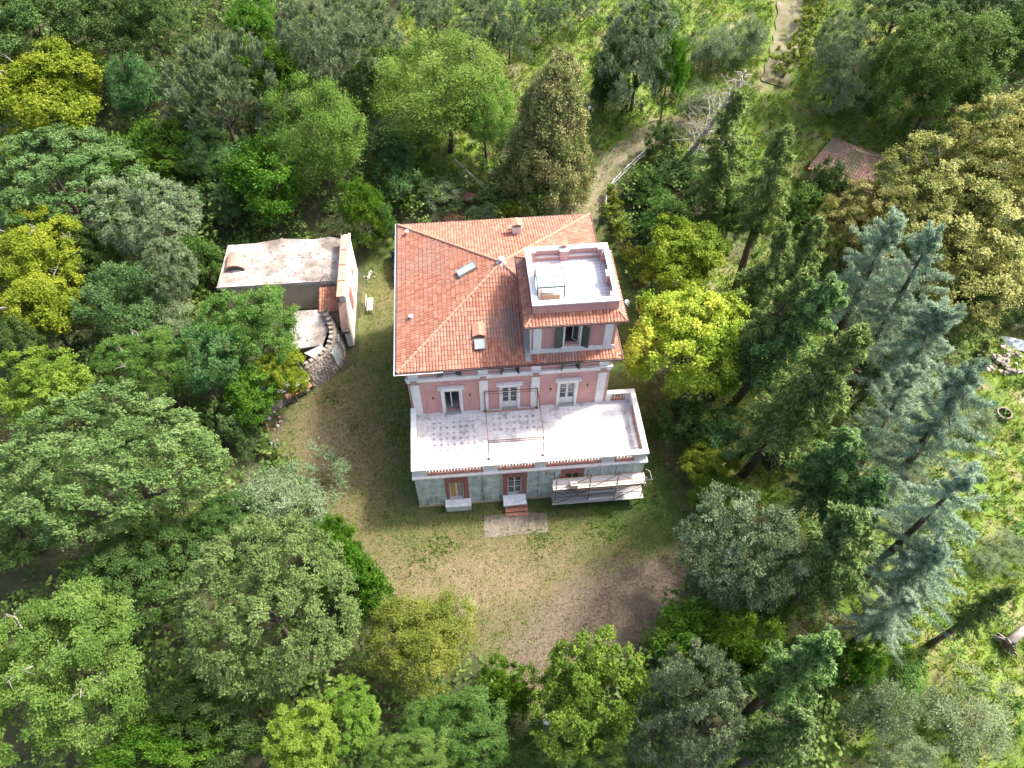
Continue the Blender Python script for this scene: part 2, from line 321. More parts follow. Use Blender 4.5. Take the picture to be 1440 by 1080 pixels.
def trunk_mesh(name, seed, r=.035, fork=.45, n=6, reach=.42, mat='bark', conif=False):
    rs = random.Random(seed); b_ = MB(); bend = (rs.uniform(-.02, .02), rs.uniform(-.02, .02))
    if conif:
        b_.tube([(0, 0, -.03), (bend[0]*.3, bend[1]*.3, .3), (0, 0, .7), (0, 0, .99)], [r*1.25, r, r*.55, r*.08], 8)
        for k in range(26):
            z = .22+k*.029; a = rs.random()*6.3; L_ = .05+.11*(1-z)
            b_.tube([(0, 0, z), (math.cos(a)*L_, math.sin(a)*L_, z+L_*rs.uniform(-.35, .1))], [r*.16, r*.05], 4)
    else:
        top = (bend[0]*2, bend[1]*2, fork)
        b_.tube([(0, 0, -.04), (bend[0], bend[1], fork*.5), top, (bend[0]*3, bend[1]*3, .85), (bend[0]*3, bend[1], 1.02)], [r*1.3, r, r*.85, r*.4, r*.1], 8)
        for k in range(n):
            a = k*6.283/n+rs.uniform(-.4, .4); z = fork*rs.uniform(.75, 1.5); q = reach*rs.uniform(.7, 1.1)
            p0 = Vector((bend[0]*2, bend[1]*2, min(z, .85))); p2 = Vector((math.cos(a)*q, math.sin(a)*q, min(z+rs.uniform(.2, .45), 1.1))); p1 = p0.lerp(p2, .5)+Vector((0, 0, -.05))
            b_.tube([p0, p1, p2], [r*.5, r*.32, r*.1], 6)
            for j in range(3):
                a2 = a+rs.uniform(-1.1, 1.1); e = p1+Vector((math.cos(a2), math.sin(a2), rs.uniform(.2, 1)))*reach*.4
                b_.tube([p1.lerp(p2, j*.3), e], [r*.2, r*.05], 4)
    me = b_.mesh(name); me.materials.append(M[mat]); me.polygons.foreach_set('use_smooth', [True]*len(me.polygons)); return me
def bare_mesh(name, seed, mat='palebark', R=.2):
    rs = random.Random(seed); b_ = MB(); b_.tube([(0, 0, -.02), (.01, 0, .5), (0, .01, 1)], [.022, .014, .003], 7)
    for k in range(70):
        z = .22+.76*k/70; a = k*2.4; L_ = R*(1-z*.75)*rs.uniform(.6, 1.2); p0 = Vector((0, 0, z)); d = Vector((math.cos(a), math.sin(a), rs.uniform(.1, .8)))
        p1 = p0+d*L_*.5; p2 = p0+d*L_+Vector((0, 0, -.03)); b_.tube([p0, p1, p2], [.005, .003, .0008], 4)
        for j in range(4):
            e = p0.lerp(p2, .35+.16*j)+Vector((rs.uniform(-1, 1), rs.uniform(-1, 1), rs.uniform(-.3, .8)))*L_*.35; b_.tube([p0.lerp(p2, .35+.16*j), e], [.002, .0006], 3)
    me = b_.mesh(name); me.materials.append(M[mat]); return me
# ------------------------------------------------------------------ ground, lawn, driveway
LAWN = np.array([(-12.6, 8.6), (-10.2, 5.0), (-7.2, .6), (-4.9, -3.5), (-1.2, -6.8), (3.6, -11.3), (6.5, -13.4), (10.5, -13.2), (14.3, -11.7), (18.4, -6.5), (20.6, -.4), (20.3, 8.1), (19.3, 16.7), (19.6, 23), (18.5, 29), (14.5, 29.5), (14.4, 23), (2, 22.5), (-1.5, 29), (-4.8, 29), (-4.9, 14.2), (-6.2, 13.2), (-8.8, 11.0)])
def inside(P, x, y):
    x = np.asarray(x, float); y = np.asarray(y, float); r = np.zeros(x.shape, bool); j = len(P)-1
    for i in range(len(P)):
        xi, yi = P[i][:2]; xj, yj = P[j][:2]
        c = ((yi > y) != (yj > y)) & (x < (xj-xi)*(y-yi)/((yj-yi) if yj != yi else 1e-9)+xi); r ^= c; j = i
    return r
def blobs(lst): return [(*at(u, v)[:2], r) for u, v, r in lst]
FIELD = blobs([(1090, 200, 7), (1130, 260, 6), (1180, 190, 7), (960, 140, 5), (1000, 190, 6), (1070, 150, 7), (1120, 330, 6), (1150, 180, 7), (1060, 260, 6), (1075, 430, 6), (1060, 640, 5), (1110, 560, 5), (1180, 700, 5), (1240, 760, 5), (1160, 860, 4), (760, 30, 11), (820, 60, 9), (930, 5, 12), (700, 100, 8), (600, 70, 6), (1060, 40, 9), (1030, 100, 7), (1000, 30, 9), (1150, 110, 5), (1185, 170, 6), (1250, 70, 9), (1120, 230, 5), (1130, 300, 5), (1400, 620, 6), (1420, 700, 6), (1400, 780, 6), (1430, 860, 5), (1360, 940, 5), (1270, 960, 4), (1420, 960, 5), (1300, 1040, 4), (1420, 1050, 5), (1250, 1070, 4), (1440, 520, 5), (880, 195, 4), (640, 215, 4), (570, 240, 4)])
def field(x, y):
    f = np.zeros(np.shape(x))
    for bx, by, r in FIELD: f = np.maximum(f, np.exp(-((x-bx)**2+(y-by)**2)/(r*r*1.2)))
    return sst(.25, .6, f+.12*np.sin(x*1.3+y*.7)*np.cos(y*1.1))
def warp(c, half, far, n):
    t = np.linspace(-1, 1, n); a = np.abs(t); return c+np.sign(t)*np.where(a < .8, a/.8*half, half+(far-half)*((a-.8)/.2)**3)
gx = warp(15, 78, 1900, 220); gy = warp(32, 75, 1900, 220); GX, GY = np.meshgrid(gx, gy); GZ = terrain(GX, GY)
n_ = len(gx); idx = np.arange(n_*n_).reshape(n_, n_)
gm = bpy.data.meshes.new('ground'); Q = np.stack([idx[:-1, :-1], idx[:-1, 1:], idx[1:, 1:], idx[1:, :-1]], -1).reshape(-1, 4)
gm.from_pydata(np.stack([GX, GY, GZ], -1).reshape(-1, 3).tolist(), [], Q.tolist())
ga = gm.attributes.new('field', 'FLOAT', 'POINT'); ga.data.foreach_set('value', field(GX, GY).ravel().astype(np.float32))
gm.polygons.foreach_set('use_smooth', [True]*len(gm.polygons))
m, n, l, b = newmat('forest_floor_and_meadow'); a = n.new('ShaderNodeAttribute'); a.attribute_name = 'field'
t1 = noise(n, l, .5, 7, .7); r1 = ramp(n, [(.030, .028, .014), (.045, .060, .018), (.085, .075, .04), (.05, .075, .02)], [.3, .45, .62, .7]); l.new(t1.outputs[0], r1.inputs[0])
t2 = noise(n, l, .35, 8, .72); r2 = ramp(n, [(.055, .115, .012), (.115, .185, .018), (.17, .18, .06), (.27, .23, .15)], [.34, .48, .58, .70]); l.new(t2.outputs[0], r2.inputs[0])
l.new(mixc(n, l, a.outputs['Fac'], r1.outputs[0], r2.outputs[0]), b.inputs['Base Color']); b.inputs['Roughness'].default_value = .95
t3 = noise(n, l, 3, 6, .7); bump(n, l, b, t3.outputs[0], .8, .15); gm.materials.append(m)
link('ground', gm, kind='structure')
def drape(name, xs, ys, inside_fn, off, mat, attr=None):
    X, Y = np.meshgrid(xs, ys); Z = terrain(X, Y)+off; k = len(xs); ii = np.arange(X.size).reshape(X.shape)
    q = np.stack([ii[:-1, :-1], ii[:-1, 1:], ii[1:, 1:], ii[1:, :-1]], -1).reshape(-1, 4)
    cx = X.ravel()[q].mean(1); cy = Y.ravel()[q].mean(1); q = q[inside_fn(cx, cy)]
    used, inv_ = np.unique(q, return_inverse=True); me = bpy.data.meshes.new(name)
    P = np.stack([X.ravel(), Y.ravel(), Z.ravel()], -1)[used]; me.from_pydata(P.tolist(), [], inv_.reshape(q.shape).tolist())
    me.materials.append(mat)
    if attr:
        for nm, fn in attr.items():
            a_ = me.attributes.new(nm, 'FLOAT', 'POINT'); a_.data.foreach_set('value', fn(P[:, 0], P[:, 1]).astype(np.float32))
    return link(name, me, kind='structure')
def wig(x, y): return .5*np.sin(x*1.1+y*.4)+.35*np.sin(y*1.7-x*.5)
m, n, l, b = newmat('worn_lawn'); a = n.new('ShaderNodeAttribute'); a.attribute_name = 'dry'; a2 = n.new('ShaderNodeAttribute'); a2.attribute_name = 'litter'
ad = n.new('ShaderNodeMath'); ad.operation = 'ADD'; t1 = noise(n, l, .55, 9, .78); l.new(a.outputs['Fac'], ad.inputs[0]); l.new(t1.outputs[0], ad.inputs[1])
r1 = ramp(n, [(.045, .082, .014), (.085, .108, .028), (.135, .118, .052), (.195, .155, .090)], [.38, .54, .74, 1.02]); l.new(ad.outputs[0], r1.inputs[0])
t2 = noise(n, l, 9, 7, .8); r2 = ramp(n, [(.45, .45, .45), (1.45, 1.4, 1.3)], [.33, .68]); l.new(t2.outputs[0], r2.inputs[0])
t5 = noise(n, l, 5, 8, .8); r5 = ramp(n, [(.072, .052, .034), (.135, .102, .070), (.215, .170, .125)], [.36, .5, .68]); l.new(t5.outputs[0], r5.inputs[0])
ad2 = n.new('ShaderNodeMath'); ad2.operation = 'ADD'; t6 = noise(n, l, 1.1, 8, .75); l.new(a2.outputs['Fac'], ad2.inputs[0]); l.new(t6.outputs[0], ad2.inputs[1]); r6 = ramp(n, [(0, 0, 0), (1, 1, 1)], [.62, 1.0]); l.new(ad2.outputs[0], r6.inputs[0])
base = mixc(n, l, 1.0, r1.outputs[0], r2.outputs[0], 'MULTIPLY'); base = mixc(n, l, r6.outputs[0], base, r5.outputs[0]); l.new(base, b.inputs['Base Color']); b.inputs['Roughness'].default_value = .95
t3 = noise(n, l, 14, 5, .7); bump(n, l, b, t3.outputs[0], .9, .06); M['lawn'] = m
def dry_lightf(x, y):      # where the turf is burnt: the front and a belt at the left
    d = .44*np.exp(-((x-4)**2/100+(y+6)**2/14))+.34*np.exp(-((x+8)**2/7+(y-6)**2/40))+.22*np.exp(-((x+3)**2/5+(y-21)**2/10))+.24*np.exp(-((x+4.5)**2/12+(y-5)**2/80))-.12*np.exp(-((x-17)**2/14+(y+1)**2/20))  # term beside the villa browns the turf, lightening its cast shadow by colour
    return d
def litf(x, y): return .62*sst(-5, -11, y-.25*(x-10))*sst(0, 9, x)+.38*np.exp(-((x-19.6)**2/2.2+(y-4)**2/60))+.30*np.exp(-((x+11.5)**2/4+(y-7.5)**2/5))+.42*np.exp(-((x-14)**2/30+(y+8)**2/10))
drape('lawn', np.arange(-14, 22, .22), np.arange(-15, 31, .22), lambda x, y: inside(LAWN, x+wig(x, y)*.5, y+wig(y, x)*.5), .05, M['lawn'], {'dry': dry_lightf, 'litter': litf})
# the driveway climbing to the right behind the villa, and its far stretch
m, n, l, b = newmat('driveway_dirt'); t1 = noise(n, l, .9, 8, .7); r1 = ramp(n, [(.08, .10, .025), (.14, .14, .06), (.20, .17, .11), (.28, .25, .19)], [.34, .46, .58, .72]); l.new(t1.outputs[0], r1.inputs[0])
l.new(r1.outputs[0], b.inputs['Base Color']); b.inputs['Roughness'].default_value = .95; t3 = noise(n, l, 8, 5); bump(n, l, b, t3.outputs[0], .6, .05); M['drive'] = m
m, n, l, b = newmat('rut_gravel'); t1 = noise(n, l, 2.5, 8, .8); r1 = ramp(n, [(.12, .11, .05), (.20, .17, .11), (.32, .28, .22)], [.40, .56, .72]); l.new(t1.outputs[0], r1.inputs[0])
l.new(r1.outputs[0], b.inputs['Base Color']); b.inputs['Roughness'].default_value = .95; M['rut'] = m
def strip(name, pts, w, off, mat, side=0.0, kind='structure', parent=None):
    P = [np.array(p[:2], float) for p in pts]; out = []
    for i in range(len(P)-1):
        p0 = P[max(i-1, 0)]; p1 = P[i]; p2 = P[i+1]; p3 = P[min(i+2, len(P)-1)]
        for t in np.linspace(0, 1, 14, endpoint=False): out.append(.5*((2*p1)+(-p0+p2)*t+(2*p0-5*p1+4*p2-p3)*t*t+(-p0+3*p1-3*p2+p3)*t**3))
    out.append(P[-1]); out = np.array(out); d = unit(np.gradient(out, axis=0)); s = np.stack([-d[:, 1], d[:, 0]], 1)
    cols = []; nc = 7
    for j in range(nc):
        q = (j/(nc-1)-.5)*w+side; wob = .12*np.sin(np.arange(len(out))*.9+j) if j in (0, nc-1) else 0
        pp = out+s*(q+wob*np.ones(len(out)))[:, None]; cols.append(np.column_stack([pp, terrain(pp[:, 0], pp[:, 1])+off]))
    V = np.stack(cols, 1).reshape(-1, 3); f = []
    for i in range(len(out)-1):
        for j in range(nc-1): a_ = i*nc+j; f.append((a_, a_+nc, a_+nc+1, a_+1))
    me = bpy.data.meshes.new(name); me.from_pydata(V.tolist(), [], f); me.materials.append(mat); return link(name, me, parent, kind=kind)
DR = [at(u, v) for u, v in ((812, 345), (822, 305), (848, 258), (880, 218), (925, 186), (985, 170))]
strip('driveway', DR, 2.9, .10, M['drive'])
strip('wheel_track', DR[:5], .35, .13, M['rut'], .1); strip('wheel_track', DR[:4], .28, .13, M['rut'], 1.0)

DR2 = [at(u, v) for u, v in ((1088, 120), (1100, 78), (1108, 40), (1110, -5), (1112, -60))]
strip('far_driveway', DR2, 2.8, .12, M['drive']); strip('wheel_track', DR2[1:], .45, .15, M['rut'], -.5)
def onbuild(x, y, g=.0):
    r = ((x > -.6-g) & (x < 16.6+g) & (y > -.3-g) & (y < 19.3+g)) | ((x > -17-g) & (x < -4.6+g) & (y > 14.5-g) & (y < 26+g)) | inside([(-6, 17), (-5.6, 13), (-8.5, 11), (-12, 9.5), (-14, 12), (-12, 17)], x, y)
    return r
def nearroad(x, y, w=2.0):
    r = np.zeros(np.shape(x), bool)
    for D in (DR, DR2):
        for i in range(len(D)-1):
            a_, b2 = D[i][:2], D[i+1][:2]; d = b2-a_; t = np.clip(((x-a_[0])*d[0]+(y-a_[1])*d[1])/(d@d), 0, 1)
            r |= np.hypot(x-a_[0]-d[0]*t, y-a_[1]-d[1]*t) < w
    return r

# ------------------------------------------------------------------ the villa
V_ = empty('villa', (0, 0, 0), label='pink three-storey villa with orange hipped tile roof, roof tower and white front terrace', cat='villa')
E0, E1, EY0, EY1, EZ, AX, AY, AR = -.47, 14.47, 4.71, 19.19, 9.97, 7.0, 11.95, 2.41
T0, T1, TY0, TY1 = 8.42, 14.0, 5.42, 10.85
def wall(mb, x0, x1, z0, z1, y0, y1, ops):
    xs = sorted({x0, x1, *[o[0] for o in ops], *[o[1] for o in ops]}); zs = sorted({z0, z1, *[o[2] for o in ops], *[o[3] for o in ops]})
    for i in range(len(xs)-1):
        for j in range(len(zs)-1):
            cx = (xs[i]+xs[i+1])/2; cz = (zs[j]+zs[j+1])/2
            if any(o[0] < cx < o[1] and o[2] < cz < o[3] for o in ops): continue
            mb.box(xs[i], xs[i+1], y0, y1, zs[j], zs[j+1])
# lower storey
GW = [(2.28, 3.29, .95, 3.3), (6.39, 7.43, .95, 3.45), (10.45, 11.5, 1.0, 3.42)]
w = MB(); wall(w, 0, 16, 0, 4.2, 0, .35, GW); w.box(0, .35, .35, 5.4, 0, 4.2); w.box(15.65, 16, .35, 5.4, 0, 4.2); w.box(13.7, 15.65, 5.05, 5.4, 0, 4.2)
w.build('lower_wall', M['blue'], V_, label='pale blue-green peeling ground floor wall')
w = MB(); w.box(-.06, 6.0, -.03, 0, 0, .38); w.box(7.85, 16.06, -.03, 0, 0, .38); w.build('plinth', M['beige'], V_)
w = MB().box(.0, 16.0, -.12, 0, 4.2, 4.44).box(-.1, 16.12, -.2, -.12, 4.3, 4.44).box(-.1, 0, -.12, 5.3, 4.2, 4.44).box(16.0, 16.12, -.12, 5.4, 4.2, 4.44); w.build('cornice', M['trim'], V_)
for x0, x1 in ((.05, .75), (4.75, 5.5), (8.3, 9.0), (12.95, 13.7), (15.2, 15.95)):
    MB().box(x0, x1, -.05, 0, .38, 4.2).build('pilaster', M['blue'], V_)
MB().box(0, 16, 0, 5.4, 4.2, 4.42).box(0, .22, 5.4, 5.5, 4.2, 4.4).build('terrace_floor', M['floor'], V_)
MB().box(1.35, 4.35, 1.1, 4.3, 4.42, 4.426).build('patterned_floor_inlay', M['star'], V_)
MB().box(5.35, 8.7, 3.1, 4.75, 4.42, 4.426).build('patterned_floor_inlay', M['star'], V_)
MB().box(.3, 13.7, .45, 5.0, 0, .05).box(.35, 13.7, 2.6, 2.75, .05, 4.2).build('lower_room', M['room'], V_)
for (x0, x1, z0, z1), (a0, a1, b0, b1) in zip(GW, ((2.02, 3.65, .9, 4.1), (6.06, 7.75, 0.35, 4.05), (10.15, 11.77, .95, 4.1))):
    w = MB(); wall(w, a0, a1, b0, b1, -.045, .0, [(x0, x1, z0 if z0 > b0 else b0, z1)]); s_ = w.build('window_surround', M['brown'], V_)
def framed(x0, x1, z0, z1, y, mat, parent, name, cols=2, rows=3, kick=0.0, fw=.07, paned=True):
    "a casement or door: frame part with its panes as sub-parts"
    f = MB().box(x0, x0+fw, y, y+.07, z0, z1).box(x1-fw, x1, y, y+.07, z0, z1).box(x0+fw, x1-fw, y, y+.07, z1-fw, z1).box(x0+fw, x1-fw, y, y+.07, z0, z0+fw+kick)
    iw = (x1-x0-2*fw); b0 = z0+fw+kick; ih = z1-fw-b0
    for c in range(1, cols): xx = x0+fw+iw*c/cols; f.box(xx-.045, xx+.045, y-.008, y+.062, b0, z1-fw)
    for r in range(1, rows): zz = b0+ih*r/rows; f.box(x0+fw, x1-fw, y+.004, y+.06, zz-.022, zz+.022)
    p = f.build(name, mat, parent)
    if paned:
        me = None
        for c in range(cols):
            for r in range(rows):
                if me is None: me = MB().box(0, iw/cols-.05, .02, .035, 0, ih/rows-.03).mesh('pane'); me.materials.append(M['glass'])
                g_ = link('pane', me, p); g_.location = (x0+fw+iw*c/cols+.025, y, b0+ih*r/rows+.015)
    return p
framed(6.41, 7.41, 1.02, 3.44, .14, M['trim'], V_, 'ground_window', 2, 3)
f = framed(2.3, 3.27, .98, 3.28, .10, M['trim'], V_, 'ground_window', 2, 1, paned=False)
MB().box(2.4, 2.76, .12, .15, 1.08, 3.2).build('inner_shutter', M['ochre'], f); MB().box(2.84, 3.16, .13, .16, 1.08, 3.2).build('inner_shutter', M['room'], f)
framed(10.47, 11.48, 1.02, 3.4, .12, M['ochre'], V_, 'ground_window', 2, 2)
MB().box(1.93, 3.72, -.62, -.03, .18, .86).box(1.9, 3.75, -.66, -.03, .86, .95).build('window_bench', M['marble'], V_, label='white stone ledge under the yellow-shuttered window')
s_ = MB().slab([(6.05, -.75, .62), (7.72, -.75, .78), (7.72, -.05, .98), (6.05, -.05, .95)], .09).build('doorstep_slab', M['marble'], V_, label='cracked tilted marble doorstep')
for k in range(3):
    for j in range(7): MB().box(6.15+j*.235, 6.15+j*.235+.22, -1.35+k*.3+random.uniform(-.02, .02), -1.08+k*.3, .05, .14+k*.16+random.uniform(-.02, .01)).build('brick', M['brick'], V_)
for xx, zz in ((4.6, 3.2), (8.55, 3.5), (5.9, 3.9)): MB().box(xx, xx+.035, -.075, -.04, .4, zz+.7).build('drainpipe', M['grey'], V_)
MB().box(9.35, 9.75, -.02, 0, 3.3, 3.55).build('wall_vent', M['greyplank'], V_)
# terrace parapet
for x0, x1 in ((0, .9), (4.75, 5.75), (8.27, 9.05), (12.89, 13.78), (15.17, 16.0)): MB().box(x0, x1, 0, .24, 4.44, 5.24).build('parapet_pier', M['trim'], V_)
cp = MB().box(-.08, 16.1, -.08, .32, 5.24, 5.36).box(-.08, .30, .32, 5.12, 5.24, 5.36).box(15.72, 16.1, .32, 5.1, 5.24, 5.36).box(14.05, 16.1, 5.1, 5.46, 5.24, 5.36); bevel(cp.build('parapet_coping', M['trim'], V_), .02)
for x0, x1 in ((.9, 4.75), (5.75, 8.27), (9.05, 12.89), (13.78, 15.17)): MB().box(x0, x1, .02, .22, 4.44, 4.58).box(x0, x1, .03, .21, 5.14, 5.24).build('parapet_rail', M['terra'], V_)
MB().box(0, .22, .24, 5.12, 4.42, 5.24).build('parapet_wall', M['trim'], V_)
MB().box(15.78, 16, .24, .6, 4.42, 5.24).build('parapet_pier', M['trim'], V_); MB().box(15.78, 16, 4.5, 5.4, 4.42, 5.24).box(15.45, 15.78, 5.16, 5.4, 4.42, 5.24).build('parapet_pier', M['trim'], V_); MB().box(14.0, 14.35, 5.16, 5.4, 4.42, 5.24).build('parapet_pier', M['trim'], V_)
MB().box(15.8, 15.98, .6, 4.5, 4.42, 4.58).box(14.35, 15.45, 5.18, 5.38, 4.42, 4.58).box(15.8, 15.98, .6, 4.5, 5.15, 5.24).build('parapet_rail', M['terra'], V_)
bm_ = MB().lathe((0, 0, 0), [(0, .075), (.06, .075), (.08, .045), (.2, .085), (.3, .06), (.44, .035), (.5, .06), (.56, .075)], 8).mesh('baluster'); bm_.materials.append(M['balus'])
pos = []
for x0, x1 in ((.9, 4.75), (5.75, 8.27), (9.05, 12.89), (13.78, 15.17)):
    k = round((x1-x0)/.215); pos += [(x0+(i+.5)*(x1-x0)/k, .12) for i in range(k)]
pos += [(15.89, .6+(i+.5)*3.9/18) for i in range(18)]+[(14.35+(i+.5)*.22, 5.28) for i in range(5)]
for p in pos: o = link('baluster', bm_, V_); o.location = (p[0], p[1], 4.58)
# upper storeys
DX = (2.92, 7.0, 11.1); ops = [(x-.55, x+.55, 4.46, 6.98) for x in DX]+[(x-.42, x+.42, 8.82, 9.5) for x in DX]
w = MB(); wall(w, 0, 14, 4.4, 9.8, 5.19, 5.5, ops); w.box(0, .35, 5.5, 18.7, 0, 9.8); w.box(13.65, 14, 5.5, 18.7, 0, 9.8); w.box(.35, 13.65, 18.35, 18.7, 0, 9.8)
w.build('upper_wall', M['pink'], V_)
MB().box(.35, 13.65, 5.5, 9.4, 4.3, 4.42).box(.35, 13.65, 9.2, 9.3, 4.42, 9.7).build('room_floor', M['wood'], V_)
MB().box(.35, 13.65, 5.5, 9.4, 7.7, 7.8).build('room_ceiling', M['room'], V_)
w = MB().box(-.06, 14.06, 5.10, 5.19, 8.25, 8.6).box(-.1, 14.1, 5.04, 5.19, 8.6, 8.68); w.build('string_course', M['trim'], V_)
MB().box(-.06, 0, 5.19, 18.7, 8.25, 8.6).box(14.0, 14.06, 5.19, 18.7, 8.25, 8.6).build('string_course', M['trim'], V_)
for x in (.46, 5.18, 8.8, 13.48):
    MB().box(x-.3, x+.3, 5.09, 5.19, 4.42, 8.05).build('pilaster', M['trim'], V_)
    MB().box(x-.36, x+.36, 5.0, 5.10, 8.1, 8.24).box(x-.3, x+.3, 5.04, 5.19, 8.05, 8.1).box(x-.24, x+.24, 4.99, 5.10, 8.24, 8.30).build('capital', M['coping'], V_)
    MB().box(x-.42, x+.42, 5.02, 5.10, 8.30, 8.62).box(x-.33, x+.33, 5.12, 5.19, 8.68, 9.75).build('pilaster_block', M['trim'], V_)
    MB().box(x-.22, x+.22, 4.985, 5.02, 8.36, 8.56).build('metope', M['coping'], V_)
for i, x in enumerate(DX):
    MB().box(x-.92, x+.92, 4.93, 5.19, 7.38, 7.52).box(x-.84, x+.84, 5.02, 5.19, 7.28, 7.38).build('lintel', M['trim'], V_)
    MB().box(x-.74, x-.55, 5.11, 5.19, 4.42, 7.12).box(x+.55, x+.74, 5.11, 5.19, 4.42, 7.12).box(x-.74, x+.74, 5.11, 5.19, 7.12, 7.28).box(x-.55, x+.55, 5.11, 5.19, 6.98, 7.12).build('door_surround', M['trim'], V_)
    MB().box(x-.6, x+.6, 4.95, 5.25, 4.42, 4.47).build('doorstep', M['greyplank'], V_)
    if i:
        framed(x-.55, x-.005, 4.47, 6.97, 5.26, M['trim'], V_, 'terrace_door', 1, 3, .62); framed(x+.005, x+.55, 4.47, 6.97, 5.26, M['trim'], V_, 'terrace_door', 1, 3, .62)
    else:
        f = MB().box(x-.55, x-.49, 5.26, 5.33, 4.47, 6.97).box(x+.49, x+.55, 5.26, 5.33, 4.47, 6.97).box(x-.49, x+.49, 5.26, 5.33, 6.9, 6.97).box(x-.12, x-.04, 5.6, 6.2, 4.47, 6.9).build('open_door_frame', M['trim'], V_)
    # attic window with shutters swung out
    framed(x-.42, x+.42, 8.84, 9.48, 5.3, M['trim'], V_, 'attic_window', 2, 1)
    MB().box(x-.5, x+.5, 5.0, 5.19, 8.74, 8.82).build('window_sill', M['trim'], V_)
    for sg in (-1, 1):
        ang = rad(25 if (i == 0) else 62); s_ = MB().box(0, .42, -.02, .02, 0, .66)
        for k in range(8): s_.box(.05, .37, -.034, -.02, .05+k*.073, .09+k*.073)
        o = s_.build('shutter', M['green'], V_); o.location = (x+sg*.43, 5.17, 8.84); o.rotation_euler = (0, 0, -ang if sg > 0 else math.pi+ang)
for x, z in ((1.6, 6.3), (4.2, 6.4), (9.9, 6.4), (12.5, 6.6)): MB().box(x-.06, x+.06, 5.05, 5.19, z, z+.05).bar((x, 5.06, z), (x, 5.06, z-.14), .03).build('shutter_stop', M['rust'], V_)
# roof
def hz(x, y): return EZ+AR*min((y-EY0)/(AY-EY0), (EY1-y)/(EY1-AY), (x-E0)/(AX-E0), (E1-x)/(E1-AX))
def roof_deck(name, mat, parent, xs, ys, fn, skip):
    d = MB(); V = [(x, y, fn(x, y)-.03) for y in ys for x in xs]; k = len(xs); f = []
    for j in range(len(ys)-1):
        for i in range(k-1):
            if not skip((xs[i]+xs[i+1])/2, (ys[j]+ys[j+1])/2): f.append((j*k+i, j*k+i+1, (j+1)*k+i+1, (j+1)*k+i))
    d.add(V, f); return d.build(name, mat, parent)
def dense(a_, b2, cuts, st=.3):
    s_ = set(np.round(np.linspace(a_, b2, int((b2-a_)/st)+1), 4)) | set(cuts); return sorted(s_)
M['deck'] = simple('roof_deck_clay', [(.30, .11, .06), (.40, .16, .09)], 2, .9)
roof = roof_deck('roof', M['deck'], V_, dense(E0, E1, [T0+.1, T1-.1, AX]), dense(EY0, EY1, [TY0+.1, TY1-.1, AY]), hz, lambda x, y: T0+.1 < x < T1-.1 and TY0+.1 < y < TY1-.1)
MB().box(E0, E1, EY0, 5.19, 9.80, 9.90).box(E0, E1, 18.7, EY1, 9.80, 9.90).box(E0, 0, 5.19, 18.7, 9.80, 9.90).box(14, E1, 5.19, 18.7, 9.80, 9.90).build('soffit', M['trim'], roof)
def tile_mesh(name, planes, mat, tw=.21, tl=.34, th=.045, seed=1):
    "planes: (origin on the eave, unit along eave, unit up the slope, polygon test in (a, b), a range, b range)"
    r = np.random.default_rng(seed); VV = []; FF = []; vals = []; off = 0
    for O, A, B, test, (a0, a1), (b0, b1) in planes:
        O = np.array(O, float); A = unit(np.array(A, float)); B = unit(np.array(B, float)); Nn = np.cross(A, B)
        na = int((a1-a0)/tw); nb = int(math.ceil((b1-b0)/tl)); ia, ib = np.meshgrid(np.arange(na), np.arange(nb)); a_ = a0+(ia.ravel()+.0)*tw*(a1-a0)/(na*tw); b_ = b0+ib.ravel()*tl
        w_ = (a1-a0)/na
        ok = test(a_+w_/2, b_+tl*.5); a_ = a_[ok]; b_ = b_[ok]; k = len(a_)
        xs = np.array([.02, .3, .62, .98])*w_; hp = np.array([.0, th*.9, th*.9, .0])
        jit = r.normal(size=(k, 1))*.004; ln = tl*1.06
        def P(da, db, dh): return O+(a_[:, None]+da)[..., None]*A+(b_[:, None]+db)[..., None]*B+dh[..., None]*Nn
        low = P(xs[None], np.zeros((k, 4))-.01+jit, np.broadcast_to(hp+.03, (k, 4))+jit); up = P(xs[None], np.full((k, 4), ln), np.broadcast_to(hp+.002, (k, 4))); bot = P(xs[None], np.zeros((k, 4))-.01+jit, np.full((k, 4), -.03))
        V = np.concatenate([low, up, bot], 1).reshape(-1, 3); base = (np.arange(k)*12)[:, None]+off
        for q in ((0, 1, 5, 4), (1, 2, 6, 5), (2, 3, 7, 6), (8, 9, 1, 0), (9, 10, 2, 1), (10, 11, 3, 2)): FF.append(base+np.array(q)); 
        rv = r.random(k)*.75+.25*r.random(k); vals.append(np.tile(rv, 1)); VV.append(V); off += len(V)
        FF.append(('v', rv))
    faces = []; fv = []; cur = []
    for q in FF:
        if isinstance(q, tuple):
            for c in cur: faces.append(c); fv.append(q[1])
            cur = []
        else: cur.append(q)
    F_ = np.concatenate(faces); me = bpy.data.meshes.new(name); me.from_pydata(np.concatenate(VV).tolist(), [], F_.tolist())
    at_ = me.attributes.new('v', 'FLOAT', 'FACE'); at_.data.foreach_set('value', np.concatenate(fv).astype(np.float32)); me.materials.append(mat); me.update(); return me
